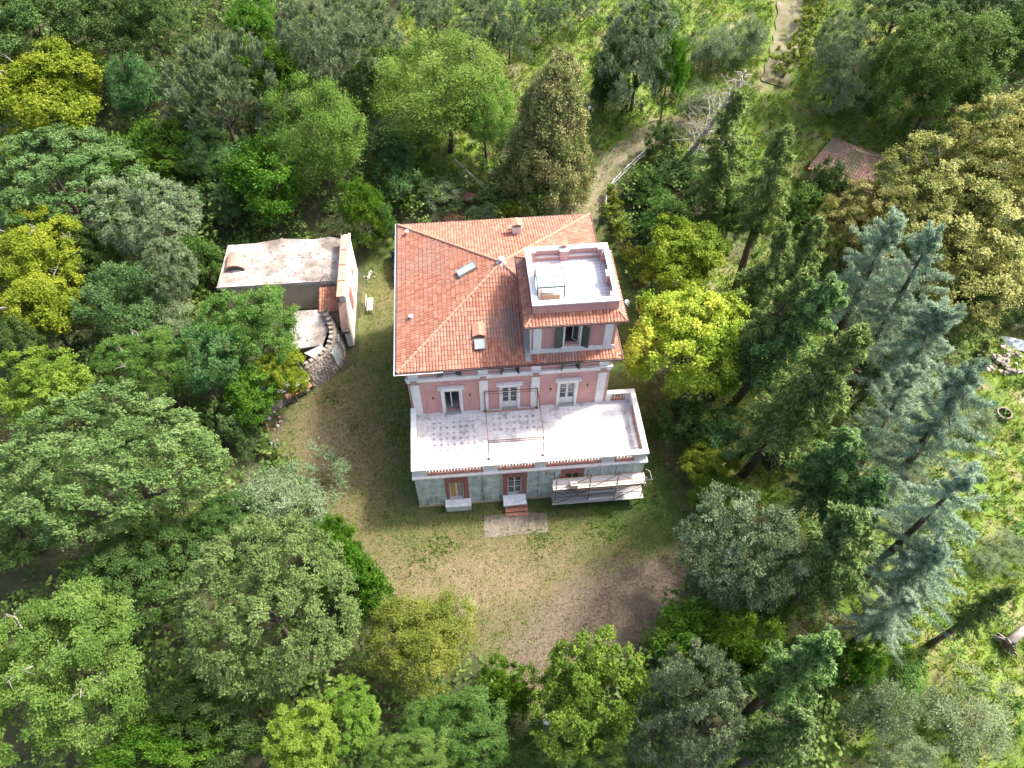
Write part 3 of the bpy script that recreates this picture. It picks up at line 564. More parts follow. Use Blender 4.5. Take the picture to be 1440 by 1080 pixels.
def plane(p0, p1, q, poly_xy, holes=()):
    "eave from p0 to p1 (viewed from outside, left to right), q any point up the slope; clip by plan polygon"
    p0 = np.array(p0, float); p1 = np.array(p1, float); q = np.array(q, float); A = unit(p1-p0); B = unit((q-p0)-A*((q-p0)@A))
    def test(a, b):
        X = p0[0]+a*A[0]+b*B[0]; Y = p0[1]+a*A[1]+b*B[1]; ok = inside(poly_xy, X, Y)
        for h in holes: ok &= ~((X > h[0]) & (X < h[1]) & (Y > h[2]) & (Y < h[3]))
        return ok
    Lb = max((np.array([*c, 0])-np.array([p0[0], p0[1], 0]))@np.array([B[0], B[1], 0])/(B[0]**2+B[1]**2) for c in poly_xy)
    return (p0, A, B, test, (0, float(np.linalg.norm(p1-p0))), (0, Lb+.4))
c0, c1, c2, c3 = (E0, EY0), (E1, EY0), (E1, EY1), (E0, EY1); ap = (AX, AY); hole = [(T0-.05, T1+.0, TY0-.05, TY1+.05)]
sk = [(8.6, 8.7, 5.6, 5.7)]
pl = [plane((*c0, EZ), (*c1, EZ), (AX, AY, EZ+AR), [c0, c1, ap], hole), plane((*c1, EZ), (*c2, EZ), (AX, AY, EZ+AR), [c1, c2, ap], hole),
      plane((*c2, EZ), (*c3, EZ), (AX, AY, EZ+AR), [c2, c3, ap], hole), plane((*c3, EZ), (*c0, EZ), (AX, AY, EZ+AR), [c3, c0, ap], hole)]
link('roof_tiles', tile_mesh('roof_tiles', pl, M['rtile']), roof, kind='stuff')
def ridge(a_, b2, parent, r=.12, mat='ridge', name='ridge_cap'):
    a_ = Vector(a_); b2 = Vector(b2); L_ = (b2-a_).length; k = max(1, int(L_/.4)); mb = MB()
    for i in range(k): mb.tube([a_.lerp(b2, i/k), a_.lerp(b2, (i+1.12)/k if i < k-1 else 1)], [r*1.12, r*.85], 8)
    return mb.build(name, M[mat], parent)
apz = EZ+AR+.03
for c in (c0, c2, c3): ridge((*c, EZ+.03), (AX, AY, apz), roof)
ridge((T0-.05, TY0+5.0, hz(T0, TY0+5.0)+.03), (AX, AY, apz), roof)
g_ = MB(); e = .09
for a_, b2 in ((c0, c1), (c1, c2), (c2, c3), (c3, c0)): g_.tube([(a_[0]+(-e if a_[0] < 7 else e), a_[1]+(-e if a_[1] < 12 else e), 9.93), (b2[0]+(-e if b2[0] < 7 else e), b2[1]+(-e if b2[1] < 12 else e), 9.93)], .075, 8)
g_.build('gutter', M['gutter'], roof)
MB().box(E0-.22, E0-.17, EY0-.2, EY1+.2, 9.93, 9.97).box(E0-.22, E0+3, EY0-.22, EY0-.17, 9.93, 9.97).build('lightning_strip', M['zinc'], roof)
fl = MB(); 
for k in range(24):
    y0 = TY0-.6+k*.26; fl.slab([(T0-.36, y0, hz(T0-.36, y0)+.09), (T0, y0, hz(T0, y0)+.09), (T0, y0+.25, hz(T0, y0+.25)+.09), (T0-.36, y0+.25, hz(T0-.36, y0+.25)+.09)], .03)
fl.build('valley_flashing', M['greyplank'], roof)
# roof furniture
def vent(x, y, h=.45, r=.09):
    z = hz(x, y); MB().lathe((x, y, z-.1), [(0, r), (h, r), (h, r*1.8), (h+.06, r*1.8), (h+.12, r*.5)], 10).build('vent_pipe', M['zinc'], roof)
vent(.25, 17.9, .35); vent(.5, 9.2, .3); vent(8.2, 17.2, .4)
x, y = 8.5, 16.6; z = hz(x, y)
ch = MB().box(x-.32, x+.32, y-.3, y+.3, z-.4, z+.75).build('chimney', M['trim'], roof)
MB().box(x-.4, x+.4, y-.38, y+.38, z+.75, z+.81).build('chimney_slab', M['trim'], roof)
cc = MB()
for dx in (-.3, 0, .3): cc.box(x+dx-.05, x+dx+.05, y-.3, y+.3, z+.81, z+1.02)
cc.slab([(x-.42, y-.4, z+1.02), (x, y-.4, z+1.16), (x, y+.4, z+1.16), (x-.42, y+.4, z+1.02)], .05).slab([(x, y-.4, z+1.16), (x+.42, y-.4, z+1.02), (x+.42, y+.4, z+1.02), (x, y+.4, z+1.16)], .05); cc.build('chimney_cap', M['ridge'], roof)
MB().lathe((AX, AY, apz-.12), [(0, .38), (.1, .32), (.16, .16), (.42, .14), (.44, .24), (.5, .2), (.6, .04)], 12).build('apex_finial', M['zinc'], roof)
# skylights
def sky_(x, y, wx, wy, ang, name='skylight'):
    z = hz(x, y); o = empty('tmp'); bpy.data.objects.remove(o)
    nx = Vector(((hz(x-.1, y)-hz(x+.1, y))/.2, (hz(x, y-.1)-hz(x, y+.1))/.2, 1)).normalized(); q = nx.to_track_quat('Z', 'Y')
    f = MB().box(-wx, wx, -wy, -wy+.07, -.05, .22).box(-wx, wx, wy-.07, wy, -.05, .22).box(-wx, -wx+.07, -wy+.07, wy-.07, -.05, .22).box(wx-.07, wx, -wy+.07, wy-.07, -.05, .22).build(name, M['grey'], roof)
    g2 = MB().box(-wx+.06, wx-.06, -wy+.06, wy-.06, .17, .2); me = g2.mesh('skylight_pane'); me.materials.append(M['milk']); gg = link('skylight_pane', me, roof)
    for o in (f, gg): o.location = (x, y, z+.03); o.rotation_euler = (q.to_matrix() @ Matrix.Rotation(ang, 3, 'Z')).to_euler()
sky_(4.6, 12.1, .72, .36, rad(-72)); sky_(5.1, 6.2, .36, .36, 0)
zz = hz(5.05, 7.1); MB().slab([(4.65, 6.65, zz+.12), (5.1, 6.65, zz+.3), (5.1, 7.7, zz+.42), (4.65, 7.7, zz+.24)], .06).slab([(5.1, 6.65, zz+.3), (5.55, 6.65, zz+.12), (5.55, 7.7, zz+.24), (5.1, 7.7, zz+.42)], .06).build('roof_hatch_tiles', M['ridge'], roof)
# tower
TW = (10.62, 11.62, 10.85, 12.85)
w = MB(); wall(w, T0, T1, 9.9, 13.5, TY0, TY0+.3, [TW]); w.box(T0, T0+.3, TY0+.3, TY1, 9.9, 13.5); w.box(T1-.3, T1, TY0+.3, TY1, 9.9, 13.5); w.box(T0+.3, T1-.3, TY1-.3, TY1, 9.9, 13.5)
w.build('tower_wall', M['pink'], V_)
MB().box(T0+.3, T1-.3, TY0+.3, TY1-.3, 10.3, 10.42).box(T0+.3, T1-.3, 8.2, 8.3, 10.42, 13.4).build('tower_room', M['room'], V_)
w = MB().box(T0-.05, T1+.05, TY0-.07, TY0, 10.15, 10.6); w.build('tower_band', M['trim'], V_)
for x in (8.84, 13.5): MB().box(x-.27, x+.27, TY0-.08, TY0, 10.6, 13.1).box(x-.32, x+.32, TY0-.12, TY0, 13.1, 13.28).build('pilaster', M['trim'], V_)
MB().box(T0-.05, T0+.02, TY0-.07, TY0, 10.6, 13.3).build('corner_strip', M['trim'], V_)
MB().box(10.32, 11.92, TY0-.26, TY0, 13.12, 13.26).box(10.4, 11.84, TY0-.15, TY0, 13.02, 13.12).build('lintel', M['trim'], V_)
MB().box(10.46, 10.62, TY0-.07, TY0, 10.7, 13.02).box(11.62, 11.78, TY0-.07, TY0, 10.7, 13.02).box(10.62, 11.62, TY0-.07, TY0, 12.85, 13.02).box(10.42, 11.82, TY0-.16, TY0, 10.62, 10.7).build('window_surround', M['trim'], V_)
tf = MB().box(10.62, 10.68, TY0+.1, TY0+.17, 10.87, 12.83).box(11.56, 11.62, TY0+.1, TY0+.17, 10.87, 12.83).box(10.68, 11.56, TY0+.1, TY0+.17, 12.77, 12.83).bar((11.25, TY0+.5, 10.9), (11.25, TY0+.5, 12.75), .05).bar((11.58, TY0+.15, 10.95), (11.25, TY0+.5, 10.95), .05).bar((11.58, TY0+.15, 12.7), (11.25, TY0+.5, 12.7), .05).build('tower_window', M['trim'], V_)
link('pane', MB().add([(11.57, TY0+.16, 10.95), (11.26, TY0+.49, 10.95), (11.26, TY0+.49, 12.7), (11.57, TY0+.16, 12.7)], [(0, 1, 2, 3)]).mesh('pane'), tf).data.materials.append(M['glass'])
for sg, hx in ((-1, 10.5), (1, 11.74)):
    s_ = MB().box(0, .52, -.025, .025, 0, 2.0).box(.04, .48, -.04, -.025, .04, .1)
    for k in range(22): s_.box(.06, .46, -.042, -.025, .12+k*.083, .165+k*.083)
    o = s_.build('shutter', M['green'], V_); o.location = (hx, TY0-.1, 10.82); o.rotation_euler = (0, 0, math.pi+rad(12) if sg < 0 else -rad(32))
# tower eave skirt, parapet, deck
k0, k1, ky0, ky1, kz = T0-.46, T1+.46, TY0-.48, TY1+.44, 13.42
i0, i1, iy0, iy1, iz = T0+.1, T1-.02, TY0+.22, TY1-.02, 13.72
tr = MB(); out = [(k0, ky0), (k1, ky0), (k1, ky1), (k0, ky1)]; inn = [(i0, iy0), (i1, iy0), (i1, iy1), (i0, iy1)]
for i in range(4):
    j = (i+1) % 4; tr.add([(*out[i], kz), (*out[j], kz), (*inn[j], iz), (*inn[i], iz)], [(0, 1, 2, 3)]); tr.add([(*out[i], kz-.1), (*out[j], kz-.1), (*out[j], kz), (*out[i], kz)], [(0, 1, 2, 3)])
tr.box(k0+.02, k1-.02, ky0+.02, ky1-.02, kz-.14, kz-.06); troof = tr.build('tower_roof', M['deck'], V_)
MB().box(k0+.05, k1-.05, ky0+.05, TY0-.02, kz-.2, kz-.145).box(k0+.05, T0, TY0, ky1, kz-.2, kz-.145).box(T1, k1-.05, TY0, ky1, kz-.2, kz-.145).build('tower_soffit', M['trim'], troof)
pl = []
for i in range(4):
    j = (i+1) % 4; mid = (inn[i][0], inn[i][1], iz); pl.append(plane((*out[i], kz), (*out[j], kz), mid, [out[i], out[j], inn[j], inn[i]]))
link('roof_tiles', tile_mesh('roof_tiles', pl, M['rtile'], tl=.3, seed=3), troof, kind='stuff')
for i in range(4): ridge((*out[i], kz+.02), (*inn[i], iz+.02), troof, .08)
g_ = MB(); g_.tube([(k0-.07, ky0-.07, kz-.03), (k1+.07, ky0-.07, kz-.03), (k1+.07, ky1+.07, kz-.03), (k0-.07, ky1+.07, kz-.03), (k0-.07, ky0-.07, kz-.03)], .065, 8); g_.build('gutter', M['gutter'], troof)
P0, P1, PY0, PY1, PZ = 8.53, 14.0, 5.7, 10.85, 14.62
w = MB().box(P0, P1, PY0, PY0+.16, 13.5, PZ-.1).box(P0, P1, PY1-.16, PY1, 13.5, PZ-.1).box(P0, P0+.16, PY0+.16, PY1-.16, 13.5, PZ-.1).box(P1-.16, P1, PY0+.16, PY1-.16, 13.5, PZ-.1)
w.box(P0+.16, P1-.16, PY1-.34, PY1-.16, 13.7, 13.98); w.build('tower_parapet', M['pink'], V_)
MB().box(P0+.16, P1-.16, PY1-.36, PY1-.16, 13.98, 14.03).build('parapet_ledge', M['trim'], V_)
for (a0, a1, b0, b1) in ((P0+.16, P0+.6, PY1-.42, PY1-.16), (P0+2.3, P0+2.85, PY1-.46, PY1-.16), (P1-.6, P1-.16, PY1-.42, PY1-.16), (P1-.42, P1-.16, PY1-.8, PY1-.42), (P1-.42, P1-.16, 7.9, 8.35), (P1-.42, P1-.16, PY0+.16, PY0+.7)): MB().box(a0, a1, b0, b1, 13.6, PZ-.1).build('parapet_pier', M['pink'], V_)
cpg = MB().box(P0-.05, P1+.05, PY1-.3, PY1+.06, PZ-.1, PZ).box(P0-.05, P1+.05, PY0-.06, PY0+.34, PZ-.1, PZ).box(P0-.05, P0+.32, PY0+.34, PY1-.3, PZ-.1, PZ).box(P1-.3, P1+.05, PY0+.34, PY1-.3, PZ-.1, PZ)
cpg.box(P0+.32, P0+.66, PY1-.46, PY1-.3, PZ-.1, PZ).box(P0+2.26, P0+2.9, PY1-.5, PY1-.3, PZ-.1, PZ).box(P1-.66, P1-.3, PY1-.5, PY1-.3, PZ-.1, PZ).box(P1-.5, P1-.3, 7.86, 8.4, PZ-.1, PZ).box(P1-.5, P1-.3, PY0+.34, PY0+.75, PZ-.1, PZ)
cpg.build('parapet_coping', M['trim'], V_)
MB().box(P0+.1, P1-.1, PY0+.1, PY1-.1, 13.6, 13.7).build('tower_deck', M['tfloor'], V_)
w = MB().box(P0+2.42, P0+2.72, PY1-.22, PY1+.02, PZ, PZ+.22).box(P0+2.36, P0+2.78, PY1-.28, PY1+.08, PZ+.22, PZ+.27); w.build('small_chimney', M['terra'], V_)
# glass shelter over the tower stair
sh = empty('stair_shelter', (9.75, 7.45, 13.7), label='glass-topped steel shelter over the stair hatch on the tower deck', cat='shelter')
q = [(-.85, -.85), (.85, -.85), (.85, .85), (-.85, .85)]
for a_, b2 in q: MB().box(a_-.04, a_+.04, b2-.04, b2+.04, 0, 1.45).build('post', M['iron'], sh)
for i in range(4): MB().bar((*q[i], 1.47), (*q[(i+1) % 4], 1.47), .07, .09).build('rail', M['iron'], sh)
MB().box(-.85, .85, -.02, .02, 1.48, 1.52).build('rail', M['iron'], sh)
for y0, y1 in ((-.82, -.03), (.03, .82)): MB().box(-.82, .82, y0, y1, 1.5, 1.515).build('glass_panel', M['milk'], sh)
MB().bar((-.85, -.85, .12), (.85, -.85, .12), .05).build('rail', M['iron'], sh)
MB().box(-.62, .62, -.72, -.5, .15, .62).build('rolled_mat', M['beige'], sh)
# ------------------------------------------------------------------ terrace frame, scaffold, slab
pg = empty('terrace_pergola_frame', (7.1, 3, 4.42), label='thin rusty iron pergola frame around the middle terrace door', cat='pergola frame')
pts = [(-1.9, 2.0), (1.85, 2.0), (-1.9, -2.05), (1.85, -2.05)]
for a_, b2 in pts: MB().box(a_-.026, a_+.026, b2-.026, b2+.026, 0, 2.35).box(a_-.1, a_+.1, b2-.1, b2+.1, 0, .05).build('post', M['rust'], pg)
for a_ in (-1.9, 1.85): MB().bar((a_, 2.0, 2.37), (a_, -2.05, 2.37), .05).bar((a_, 2.0, 2.05), (a_, -2.05, 2.2), .02).build('side_rail', M['rust'], pg)
lt = MB().bar((-1.9, -2.05, 2.42), (1.85, -2.05, 2.42), .04).bar((-1.9, -2.05, 2.12), (1.85, -2.05, 2.12), .03)
for k in range(24): x = -1.9+3.75*k/24; lt.bar((x, -2.05, 2.13), (x+.156, -2.05, 2.41), .02).bar((x+.156, -2.05, 2.13), (x, -2.05, 2.41), .02)
lt.build('lattice_beam', M['rust'], pg); MB().bar((-1.9, 2.0, 2.37), (1.85, 2.0, 2.37), .04).bar((-1.9, 2.0, 2.1), (1.85, 2.0, 2.1), .025).build('wall_rail', M['rust'], pg)
MB().box(5.3, 8.8, 4.86, 5.0, 4.426, 4.50).build('floor_kerb', M['coping'], V_)
sc = empty('scaffolding', (12.6, -.6, 0), label='two-deck tube scaffold with bleached boards against the right end of the front wall', cat='scaffold')
xs_ = (-2.9, -.55, 1.35, 3.3)
for x in xs_:
    for y in (-.45, .38): MB().tube([(x, y, 0), (x+random.uniform(-.05, .05), y, 4.9 if y < 0 else 4.1)], .026, 7).build('standard', M['rust'], sc)
    for z in (1.05, 2.85): MB().tube([(x, -.55, z), (x, .48, z)], .024, 6).build('transom', M['grey'], sc)
for z in (1.0, 2.8, 3.8): 
    MB().tube([(-3.1, -.47, z), (3.5, -.47, z)], .024, 6).build('ledger', M['rust'], sc)
MB().tube([(-.55, -.48, 2.9), (1.35, -.48, 4.7)], .022, 6).build('brace', M['rust'], sc); MB().tube([(-2.9, -.48, 1.0), (-.55, -.48, 2.8)], .022, 6).build('brace', M['rust'], sc); MB().tube([(1.35, -.48, 1.0), (3.3, -.48, 2.8)], .022, 6).build('brace', M['rust'], sc)
MB().tube([(3.35, -.3, 3.2), (3.7, -.6, 3.7), (3.55, -.2, 4.2), (3.35, .1, 4.0)], .02, 6).build('guard_loop', M['plank'], sc)
for z, y0, k, mt in ((2.9, -.42, 5, 'plank'), (1.1, -.62, 6, 'greyplank')):
    for j in range(k):
        for x0, x1 in ((-3.05, -.5), (-.45, 1.4), (1.45, 3.45)):
            MB().box(x0+random.uniform(-.06, .02), x1+random.uniform(-.02, .08), y0+j*.178, y0+j*.178+.165, z, z+.04+random.uniform(0, .015)).build('scaffold_board', M['plank' if (mt == 'plank' or x0 > 1.2 or (j in (1, 4) and x0 > -1)) else 'greyplank'], sc)
MB().box(-1.9, -1.4, -.42, -.05, 2.95, 3.35).build('bucket_crate', M['wood'], sc)
for z in (1.95, 3.3, 4.6): MB().tube([(-3.1, -.48, z), (3.5, -.48, z+.02)], .02, 6).build('guard_rail', M['rust'], sc)
MB().tube([(-2.9, -.5, 2.9), (-.55, -.5, 4.6)], .02, 6).build('brace', M['rust'], sc); MB().tube([(3.3, -.5, 2.9), (1.35, -.5, 4.6)], .02, 6).build('brace', M['rust'], sc)
for x in xs_:
    for z in (1.0, 2.8, 3.3, 3.8): MB().box(x-.05, x+.05, -.53, -.40, z-.045, z+.045).build('coupler', M['iron'], sc)

MB().slab([(4.5, -2.85, .075), (9.05, -2.75, .075), (9.1, -1.2, .075), (4.6, -1.1, .075)], .2).build('entrance_slab', M['concrete'], kind='structure')
MB().add([(x, y, .075) for x, y in ((2.25, -7.6), (3.0, -8.4), (3.7, -8.1), (3.6, -7.1), (2.9, -6.6))], [(0, 1, 2, 3, 4)]).build('gravel_patch', M['rut'], kind='structure')
# ------------------------------------------------------------------ annex, old screen wall, curved stone wall, sheds
an = empty('annex', (-11.4, 23, 0), label='low flat-roofed outbuilding with lichen-spotted white roof left of the villa', cat='outbuilding')
MB().box(-4.9, 4.95, -2.55, 2.3, 0, 3.3).build('wall', M['beige'], an)
rf = MB().slab([(-5.1, -2.75, 3.42), (5.0, -2.75, 3.5), (5.0, 2.4, 3.5), (4.0, 2.75, 3.5), (2.6, 2.5, 3.5), (-.2, 2.9, 3.46), (-2.5, 2.5, 3.45), (-4.9, 2.5, 3.42)], .2).build('flat_roof', M['screed'], an)
vault = MB(); 
for k in range(9):
    a_ = math.pi*k/8; vault.v += [(-4.7+.9-.9*math.cos(a_), -.1-.75, 3.45+.62*math.sin(a_)), (-4.7+.9-.9*math.cos(a_), .9, 3.45+.62*math.sin(a_))]
vault.f = [(2*k, 2*k+2, 2*k+3, 2*k+1) for k in range(8)]; o = vault.build('barrel_vault_hood', M['coping'], an); md = o.modifiers.new('t', 'SOLIDIFY'); md.thickness = .14
MB().box(-4.6, -3.0, .5, .6, 3.42, 3.9).build('hood_back', M['brick'], an)
MB().box(-5.1, 4.95, -2.79, -2.75, 3.2, 3.52).build('roof_edge', M['wood'], an)
cb = empty('roof_cable', (-9, 20.2, 3.5), label='loose black cable sagging over the front edge of the flat roof', cat='cable')
MB().tube([(-2.6, .1, .12), (-1.6, .1, .06), (-1.0, -.15, -.3), (.1, -.2, -.42), (1.0, -.15, -.1), (1.45, .1, .35), (1.75, .15, .45), (2.1, 0, -.2), (2.5, -.1, -1.1)], .022, 6).build('cable', M['black'], cb)
MB().tube([(-2.6, .12, 0), (-2.6, .12, .3)], .02, 5).tube([(.05, .12, 0), (.05, .12, .32)], .02, 5).tube([(-2.6, .12, .28), (3.0, .12, .30)], .006, 4).build('bracket', M['black'], cb)
fw_ = empty('screen_wall', (-5.65, 20.8, 0), label='tall white gable screen wall with tiled coping beside the flat-roofed outbuilding', cat='wall')
w = MB().box(-.25, .25, -3.6, 3.9, 0, 4.55); w.add([(-.25, -3.6, 0), (.25, -3.6, 0), (.25, -5.0, 0), (-.25, -5.0, 0), (-.25, -3.6, 3.9), (.25, -3.6, 3.9), (.25, -5.0, 2.3), (-.25, -5.0, 2.3)], [(0, 1, 5, 4), (1, 2, 6, 5), (2, 3, 7, 6), (3, 0, 4, 7), (4, 5, 6, 7)])
w.build('wall', M['cream'], fw_)
for k in range(4): MB().box(-.42, .18, -3.65+k*1.85, -1.9+k*1.85, 4.56, 4.68).build('coping_slab', M['coping'], fw_)
MB().box(.18, .34, -3.7, 3.95, 4.5, 4.66).build('edge_moulding', M['trim'], fw_)
MB().slab([(-.4, -3.66, 4.02), (-.4, -5.1, 2.38), (.2, -5.1, 2.38), (.2, -3.66, 4.02)], .12).build('coping_slab', M['coping'], fw_)
MB().box(-.38, .24, -5.35, -4.95, 2.0, 2.32).build('end_block', M['concrete'], fw_)
MB().box(-.45, -.42, -3.6, 3.9, 4.3, 4.7).build('rust_flashing', M['brick'], fw_); MB().bar((-.42, -3.7, 3.9), (-.42, -5.0, 2.3), .06).build('rust_flashing', M['brick'], fw_)
MB().box(.25, .3, -2.2, -.9, 1.2, 3.3).build('window_surround', M['brown'], fw_); MB().box(.255, .31, -2.0, -1.1, 1.4, 3.1).build('shutter', M['brown'], fw_); MB().box(.25, .29, 1.1, 1.7, 2.2, 3.0).build('window_surround', M['brown'], fw_)
for z in (1, 1.9): MB().box(-.45, -.25, 3.9, 4.1, z, z+.4).build('quoin', M['concrete'], fw_)
cn = empty('tiled_canopy', (-6.9, 18.9, 0), label='little red tiled lean-to roof in the corner between outbuilding and screen wall', cat='canopy')
MB().box(-1.0, .9, -.9, .9, 0, 2.1).build('wall', M['beige'], cn)
dk = MB().slab([(-1.15, -1.1, 2.25), (.95, -1.1, 2.25), (.95, 1.2, 2.9), (-1.15, 1.2, 2.9)], .1).build('roof', M['deck'], cn)
link('roof_tiles', tile_mesh('roof_tiles', [plane((-1.15, -1.1, 2.27), (.95, -1.1, 2.27), (0, 1.2, 2.92), [(-1.15, -1.1), (.95, -1.1), (.95, 1.2), (-1.15, 1.2)])], M['rtile'], seed=9), dk, kind='stuff')
bench = empty('garden_bench', (-4.35, 20.1, .05), rz=rad(90), label='white slatted garden bench against the screen wall', cat='bench')
for k in range(5): MB().box(-.75, .75, -.5+k*.1, -.42+k*.1, .42, .45).build('seat_slat', M['wood'], bench)
for k in range(7): MB().box(-.7+k*.22, -.64+k*.22, .02, .05, .45, .95).build('back_slat', M['wood'], bench)
MB().box(-.75, .75, .015, .055, .92, 1.0).build('top_rail', M['wood'], bench)
for x in (-.68, .68):
    for y in (-.45, -.02): MB().box(x-.04, x+.04, y-.04, y+.04, 0, .42).build('leg', M['wood'], bench)
# curved stone wall: battered, broken crest, boarded openings, single stones
PATH = [(-7.35, 17.7), (-6.75, 16.4), (-6.55, 15.0), (-6.85, 13.7), (-7.7, 12.6), (-8.7, 11.9)]
def spl(pts, n):
    P = np.array(pts, float); out = []
    for i in range(len(P)-1):
        p0, p1, p2, p3 = P[max(i-1, 0)], P[i], P[i+1], P[min(i+2, len(P)-1)]
        for t in np.linspace(0, 1, n, endpoint=False): out.append(.5*((2*p1)+(-p0+p2)*t+(2*p0-5*p1+4*p2-p3)*t*t+(-p0+3*p1-3*p2+p3)*t**3))
    return np.array(out+[P[-1]])
def stone_wall(pts, h0, h1, label, batter=.35, th=.5, lvl=0.0, sz=.34, cap=True, loc=None):
    c = spl(pts, 6); d = unit(np.gradient(c, axis=0)); nr = np.stack([d[:, 1], -d[:, 0]], 1)*-1
    if ((c+nr)[len(c)//2]-np.array([4, 8]))@((c+nr)[len(c)//2]-np.array([4, 8])) > ((c-nr)[len(c)//2]-np.array([4, 8]))@((c-nr)[len(c)//2]-np.array([4, 8])): nr = -nr
    o0 = (float(c[0][0]), float(c[0][1]), lvl); e = empty('stone_wall', o0, label=label, cat='wall'); mb = MB(); V = []
    hh = np.linspace(h0, h1, len(c))
    for i in range(len(c)):
        for (off, z) in ((batter, 0), (0, hh[i]), (-th, hh[i]), (-th, 0)): p = c[i]+nr[i]*off; V.append((p[0]-o0[0], p[1]-o0[1], z))
    f = []
    for i in range(len(c)-1):
        for k in range(3): f.append((i*4+k, i*4+k+1, (i+1)*4+k+1, (i+1)*4+k))
    f += [(0, 1, 2, 3), tuple(len(V)-4+k for k in (3, 2, 1, 0))]; mb.add(V, f); mb.build('wall_core', M['stone'], e)
    L_ = np.concatenate([[0], np.cumsum(np.linalg.norm(np.diff(c, axis=0), axis=1))]); rs = random.Random(len(pts)); protos = []
    for k in range(6):
        q = MB(); w_, t_, hgt = rs.uniform(.8, 1.1), .4, rs.uniform(.7, 1.0); J = lambda s: s*rs.uniform(.78, 1.0)
        q.add([(-J(w_/2), -J(.5)*hgt, 0), (J(w_/2), -J(.5)*hgt, 0), (J(w_/2), J(.5)*hgt, 0), (-J(w_/2), J(.5)*hgt, 0), (-J(w_/2)*.8, -J(.4)*hgt, t_), (J(w_/2)*.8, -J(.4)*hgt, t_), (J(w_/2)*.8, J(.4)*hgt, t_), (-J(w_/2)*.8, J(.4)*hgt, t_)], [(4, 5, 6, 7), (0, 1, 5, 4), (1, 2, 6, 5), (2, 3, 7, 6), (3, 0, 4, 7)])
        me = q.mesh('stone'); me.materials.append(M['stone']); protos.append(me)
    hmean = (h0+h1)/2; rows = max(1, int(hmean/(sz*.62))); cnt = 0
    for r in range(rows):
        s = rs.uniform(0, sz*.5)
        while s < L_[-1]-.1 and cnt < 280:
            x = np.interp(s, L_, c[:, 0]); y = np.interp(s, L_, c[:, 1]); H = np.interp(s, L_, hh); z = (r+.5)/rows*H; nx = np.interp(s, L_, nr[:, 0]); ny = np.interp(s, L_, nr[:, 1])
            off = batter*(1-z/H)+.01; o = link('stone', rs.choice(protos), e); o.location = (x+nx*off-o0[0], y+ny*off-o0[1], z)
            N3 = Vector((nx, ny, batter/H)).normalized(); X3 = Vector((-ny, nx, 0)).normalized(); Y3 = N3.cross(X3); Mx = Matrix((X3, Y3, N3)).transposed(); o.rotation_euler = (Mx @ Matrix.Rotation(rs.uniform(-.15, .15), 3, 'Z')).to_euler()
            w_ = sz*rs.uniform(.7, 1.15); o.scale = (w_, sz*.60*rs.uniform(.8, 1.02), .2*rs.uniform(.3, 1.0)); s += w_*.98; cnt += 1
    if cap:
        s = 0
        while s < L_[-1]:
            x = np.interp(s, L_, c[:, 0]); y = np.interp(s, L_, c[:, 1]); H = np.interp(s, L_, hh); nx = np.interp(s, L_, nr[:, 0]); ny = np.interp(s, L_, nr[:, 1])
            o = link('coping_stone', rs.choice(protos), e); o.location = (x-nx*th*.5-o0[0], y-ny*th*.5-o0[1], H-.02); o.rotation_euler = (0, 0, math.atan2(ny, nx)+rs.uniform(-.2, .2)); o.scale = (th*1.05, rs.uniform(.3, .5), rs.uniform(.3, .8)); s += rs.uniform(.42, .62)
    return e, c, nr
sw, c_, nr_ = stone_wall(PATH, 2.5, 2.3, 'curved old rubble stone wall with two boarded openings beside the lawn', .45, .45)
for i, (wd, hh_) in ((11, (.75, 1.3)), (17, (.95, 1.5))):
    p = c_[i]+nr_[i]*.40; an_ = math.atan2(nr_[i][1], nr_[i][0]); o = MB().box(-.06, .06, -wd/2, wd/2, 0, hh_).build('boarded_opening', M['blue'], sw); o.location = (p[0]-c_[0][0], p[1]-c_[0][1], .55); o.rotation_euler = (0, -.17, an_)
sh1 = empty('lean_to_shed', (-9.2, 16.3, 0), label='low grey cement roof tucked behind the curved stone wall', cat='shed')
MB().slab([(-2.2, -2.2, 1.9), (1.6, -1.9, 2.0), (2.2, .3, 2.1), (1.6, 1.9, 2.2), (-2.0, 1.9, 2.2)], .15).build('roof', M['screed'], sh1); MB().box(-2.0, 1.4, -1.7, 1.7, 0, 1.85).build('wall', M['stone'], sh1)
MB().slab([(.2, -2.6, 1.98), (1.75, -3.6, 1.9), (1.75, -2.2, 2.08), (1.6, -1.95, 2.1)], .06).build('sheet_roof', M['zinc'], sh1)
sh2 = empty('tin_shed', (-10.4, 11.2, 0), rz=rad(31), label='small shed with corrugated tin roof and leaning bricks below the stone wall', cat='shed')
MB().box(-1.7, 1.5, -.4, 1.4, 0, 1.2).build('wall', M['concrete'], sh2)
cor = MB(); k = 44
for i in range(k+1): x = -1.9+3.7*i/k; z = .035*math.cos(i*math.pi); cor.v += [(x, -.1, 1.3+z), (x, 1.7, 1.6+z)]
cor.f = [(2*i, 2*i+2, 2*i+3, 2*i+1) for i in range(k)]; cor.build('corrugated_roof', M['grey'], sh2)
MB().slab([(-1.9, -.65, 1.22), (1.8, -.65, 1.22), (1.8, -.12, 1.3), (-1.9, -.12, 1.3)], .05).build('flashing', M['zinc'], sh2)
for j in range(9): MB().slab([(-.5+j*.25, -1.05, .85), (-.28+j*.25, -1.05, .85), (-.28+j*.25, -.68, .95), (-.5+j*.25, -.68, .95)], .12).build('brick', M['brick'], sh2)
stone_wall([(-8.95, 11.55), (-9.9, 10.9), (-11.0, 10.1), (-12.2, 9.3)], 1.0, .8, 'low tumbled stone wall along the lawn edge below the tin shed', .25, .5)
